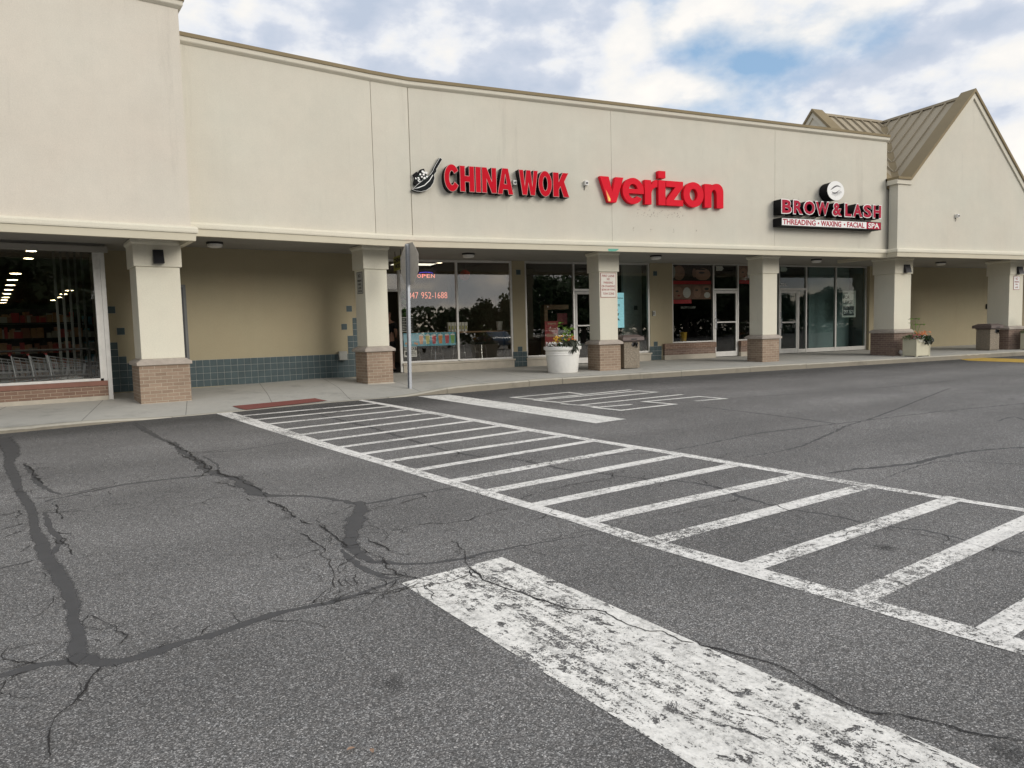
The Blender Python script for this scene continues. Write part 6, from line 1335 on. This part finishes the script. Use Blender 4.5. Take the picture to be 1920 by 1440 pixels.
def cart():
    t = thing('shopping_cart', 'cart', 'shopping cart', (0, 0, 0), 0, 'nested shopping carts behind the corner store glass')
    mb = MB()
    def wall_(a, b, c, d, n, m_):
        a, b, c, d = map(Vector, (a, b, c, d))
        for i in range(n+1): u = i/n; mb.tube([a.lerp(b, u), d.lerp(c, u)], .0035, 3, False)
        for j in range(m_+1): v = j/m_; mb.tube([a.lerp(d, v), b.lerp(c, v)], .004, 3, False)
    lo = [(-.20, -.40, .50), (.20, -.40, .50), (.24, .35, .40), (-.24, .35, .40)]; hi = [(-.25, -.45, .78), (.25, -.45, .78), (.30, .45, .95), (-.30, .45, .95)]
    for i in range(4): j = (i+1) % 4; wall_(lo[i], lo[j], hi[j], hi[i], 9, 4)
    wall_(lo[0], lo[1], lo[2], lo[3], 6, 8); mb.build('basket', 'galvanised', t)
    mb = MB(); 
    for sg in (-1, 1): mb.tube([(sg*.27, .48, .98), (sg*.25, .42, .45), (sg*.22, .40, .18), (sg*.20, -.42, .16)], .012, 6)
    mb.build('chassis', 'galvanised', t)
    mb = MB(); mb.tube([(-.29, .50, 1.0), (.29, .50, 1.0)], .018, 8); mb.build('push_handle', 'poster_red', t)
    for sg in (-1, 1):
        for y in (-.38, .38): mb = MB(); mb.tube([(sg*.21-.015, y, .065), (sg*.21+.015, y, .065)], .062, 12); mb.build('wheel', 'tyre', t)
    return t
c0_ = cart(); first = True
for k in range(11):
    s_ = sx-.55-.29*k; p = P2(s_, ty+.75); lb = 'end cart of the nested row nearest the right jamb of the corner store window' if k == 0 else 'shopping cart inside the nested row behind the corner store glass'
    rz = E2+pi/2
    if k == 0: c0_.location = (p[0], p[1], -.06); c0_.rotation_euler = (0, 0, rz); c0_['label'] = lb
    else: dup(c0_, (p[0], p[1], -.06), rz, lb)
t = thing('cart_corral_rail', 'black guard rail along the inside of the corner store window', 'rail', (*P2(sx-2, ty+.3), -.06)); mb = MB(); mb.tube([(sx-5, ty+.3, 1.02), (sx-.36, ty+.3, 1.02), (sx-.33, ty+.3, .99), (sx-.33, ty+.3, -.05)], .022, 8); mb.tube([(sx-5, ty+.3, .50), (sx-.34, ty+.3, .50)], .018, 8); mb.build('rail', 'dark_metal', t, M2)
for s_ in (sx-2.3, sx-4.2): mb = MB(); mb.tube([(s_, ty+.3, -.05), (s_, ty+.3, 1.0)], .018, 8); mb.build('post', 'dark_metal', t, M2)
t = thing('vertical_blind', 'grey vertical blind slats gathered at the right of the corner store window', 'blind', (*P2(sx-.6, ty+.5), 0.1))
for k in range(5):
    s_ = sx-.30-.12*k; mb = MB(); Mq = M2 @ Matrix.Translation((s_, ty+.95, 0)) @ Matrix.Rotation(radians(60), 4, 'Z'); mb.box((-.05, -.002, .25), (.05, .002, 3.0)); mb.build('slat', 'blind_grey', t, Mq)
mb = MB(); mb.box((sx-1.1, ty+.9, 3.0), (sx-.2, ty+1.0, 3.06)); mb.build('blind_track', 'white_metal', t, M2)
def shelf(s_, t_, n, label, mats_, seed):
    rg = random.Random(seed); t = thing('store_shelf', label, 'shelf', (*P2(s_, t_), -.06), 0, 'stocked shelves inside the corner store'); mb = MB(); W_ = 2.4
    for k in range(5): mb.box((s_, t_, .1+.38*k), (s_+W_, t_+.4, .13+.38*k))
    mb.box((s_, t_+.401, -.05), (s_+W_, t_+.45, 2.0)); mb.build('shelving', 'dark_metal', t, M2)
    for m_ in mats_:
        mb = MB()
        for k in range(5):
            x = s_+rg.uniform(0, .2)
            while x < s_+W_-.2:
                w_ = rg.uniform(.07, .2)
                if rg.random() < .5: mb.box((x, t_+.03+rg.uniform(0, .03), .131+.38*k), (x+w_*.92, t_+.34, .131+.38*k+rg.uniform(.12, .28)))
                x += w_*1.05
        if mb.f: mb.build('stock', m_, t, M2)
shelf(sx-4.9, ty+3.4, 5, 'shelf of boxed goods in the corner store, left part of the window', ('wood', 'poster_red', 'skin_a', 'brick_far', 'paper'), 2); shelf(sx-2.4, ty+5.0, 5, 'shelf of mixed packs in the corner store, behind the window middle', ('brick_far', 'interior_pale', 'wood', 'poster_red', 'skin_a'), 6)
shelf(sx-1.6, ty+9.0, 5, 'farther shelf of pale and blue packs in the corner store', ('interior_pale', 'poster_blue', 'paper', 'poster_red'), 9); shelf(sx-7.2, ty+7.5, 5, 'shelf of dark bottles at the left in the corner store', ('hair_dark', 'wood', 'leaf_green'), 12)
for k in range(3):
    s_ = sx-3.05-.38*k; t = thing('price_card', 'white card with red print above the shelves in the corner store', 'card', (*P2(s_, ty+3.1), 1.75), 0, 'white cards above the shelves'); mb = MB(); mb.box((s_-.15, ty+3.1, 1.95), (s_+.15, ty+3.12, 2.22)); c_ = mb.build('card', 'sign_white', t, M2); mb = MB(); mb.box((s_-.08, ty+3.096, 2.05), (s_+.08, ty+3.0995, 2.12)); mb.build('print', 'poster_red', c_, M2)
# ================================================================= across the lot: what the windows reflect
def far_tree(x, y, h, seed, label):
    rg = random.Random(seed); z0 = 0; t = thing('shade_tree', label, 'tree', (x, y, z0), 0, 'trees across the parking lot')
    mb = MB(); mb.tube([(x, y, z0-.1), (x+.1, y, z0+h*.25), (x-.05, y+.1, z0+h*.6)], [h*.035, h*.026, h*.012], 8)
    br = []
    for k in range(9):
        a = rg.uniform(0, 2*pi); L = h*rg.uniform(.22, .38); z = z0+h*rg.uniform(.16, .55); e_ = (x+L*cos(a), y+L*sin(a), z+L*.55); mb.tube([(x, y, z), ((x+e_[0])/2, (y+e_[1])/2, z+L*.35), e_], [h*.014, h*.009, h*.004], 5); br.append(e_)
    mb.build('trunk', 'trunk_bark', t)
    mb = MB(); cl = [(e_[0], e_[1], e_[2]+h*.03, h*rg.uniform(.10, .19)) for e_ in br]+[(x+rg.uniform(-.2, .2)*h, y+rg.uniform(-.2, .2)*h, z0+h*rg.uniform(.24, .88), h*rg.uniform(.12, .19)) for _ in range(16)]
    for cx_, cy_, cz_, r_ in cl:
        for _ in range(190):
            v = Vector((rg.gauss(0, 1), rg.gauss(0, 1), rg.gauss(0, 1))).normalized()*r_*(rg.random()**.4); s_ = h*rg.uniform(.018, .036)
            p = Vector((cx_, cy_, cz_))+v; a_ = Vector((rg.gauss(0, 1), rg.gauss(0, 1), rg.gauss(0, 1))).normalized(); b_ = a_.cross(Vector((rg.random(), rg.random(), 1))).normalized()
            mb.face([p-a_*s_, p+b_*s_*.7, p+a_*s_, p-b_*s_*.7])
    mb.build('crown', 'tree_leaf', t)
    return t
protos = [far_tree(0, 0, 8, 41, 'leafy tree'), far_tree(0, 0, 8, 52, 'leafy tree'), far_tree(0, 0, 8, 63, 'leafy tree')]
spots = [(8, -32, 11), (11, -38, 12), (2, -30, 11), (14, -46, 11), (5, -40, 12), (14, -30, 5.5), (19, -35, 4.6), (24, -33, 4.4), (29, -36, 5.2), (33, -34, 6.5), (37, -36, 9), (43, -38, 9), (48, -40, 8), (54, -42, 11), (60, -40, 12), (66, -46, 12), (73, -44, 10), (-7, -30, 10), (-12, -24, 11), (-17, -30, 12), (-24, -26, 12), (-34, -38, 12), (-4, -22, 9), (84, -56, 9), (96, -60, 8), (5, -34, 9), (-46, -40, 12), (10, -58, 10), (110, -64, 9), (-2, -56, 10)]
for i, (x, y, h) in enumerate(spots):
    p_ = protos[i % 3]
    if i < 3: p_.location = (x, y, GZ(x, y)); p_.rotation_euler = (0, 0, i); r_ = p_
    else: r_ = dup(p_, (x, y, GZ(x, y)), i*1.3)
    r_.scale = (h/8*1.15, h/8*1.15, h/8); r_['label'] = 'leafy tree on the far side of the lot, seen only as a reflection'
rgh = random.Random(77); mb = MB()  # hedge added to block the bright gaps under the crowns in the window reflections
for k in range(15000):
    x = rgh.uniform(-70, 130); y = -53+rgh.uniform(-2, 2)+6*mnoise.noise(Vector((x*.05, 0, 0))); z = rgh.uniform(-1, 4.2+1.0*mnoise.noise(Vector((x*.16, 3, 0)))); s_ = rgh.uniform(.3, .6)
    a_ = Vector((rgh.gauss(0, 1), rgh.gauss(0, 1), rgh.gauss(0, 1))).normalized(); b_ = a_.cross(Vector((rgh.random(), rgh.random(), 1))).normalized(); p = Vector((x, y, z))
    mb.face([p-a_*s_, p+b_*s_*.7, p+a_*s_, p-b_*s_*.7])
o = mb.build('added_hedge', 'tree_leaf'); o['kind'] = 'stuff'; o['label'] = 'long dark hedge across the lot, seen only as a reflection'; o['category'] = 'hedge'
t = thing('distant_house', 'low house with a grey roof across the lot, seen only as a reflection', 'house', (20, -75, -1)); mb = MB(); mb.box((12, -82, -1.2), (30, -72, 1.8)); mb.build('wall', 'brick_far', t); mb = MB(); mb.prism([(11, -71, 1.8), (11, -77, 4.4), (11, -83, 1.8)], (20, 0, 0)); mb.build('roof', 'door_grey', t)
def car(x, y, rz, mt, label):
    z = GZ(x, y); t = thing('parked_car', label, 'car', (x, y, z), 0, 'cars parked across the lot'); M = Matrix.Translation((x, y, z)) @ Matrix.Rotation(rz, 4, 'Z')
    prof = [(-2.2, .35), (-2.25, .7), (-2.1, .85), (-1.2, .95), (-.5, 1.38), (.7, 1.42), (1.5, 1.0), (2.15, .92), (2.25, .7), (2.2, .35)]
    mb = MB(); mb.prism([(a, -.85, b) for a, b in prof], (0, 1.7, 0)); mb.build('body', mt, t, M, bevel=.06)
    mb = MB()
    for sg in (-1, 1): mb.prism([(-1.05, sg*.852, 1.0), (-.45, sg*.852, 1.32), (.65, sg*.852, 1.35), (1.25, sg*.852, 1.02)], (0, sg*.004, 0))
    mb.build('side_windows', 'car_glass', t, M)
    for a in (-1.35, 1.4):
        for sg in (-1, 1): mb = MB(); mb.tube([(a, sg*.72, .33), (a, sg*.88, .33)], .33, 18); mb.build('wheel', 'tyre', t, M)
    for sg in (-1, 1): mb = MB(); mb.box((-2.27, sg*.55-.15, .62), (-2.2, sg*.55+.15, .75)); mb.build('headlight', 'sign_white', t, M)
car(9, -12, 1.45, 'car_grey', 'grey parked car across the lot, seen only as a reflection'); car(14, -12.5, 1.6, 'car_white', 'white parked car across the lot, seen only as a reflection'); car(21, -13, 1.6, 'car_blue', 'dark blue parked car across the lot, seen only as a reflection'); car(28, -16, 1.5, 'car_white', 'pale parked car farthest across the lot, seen only as a reflection')
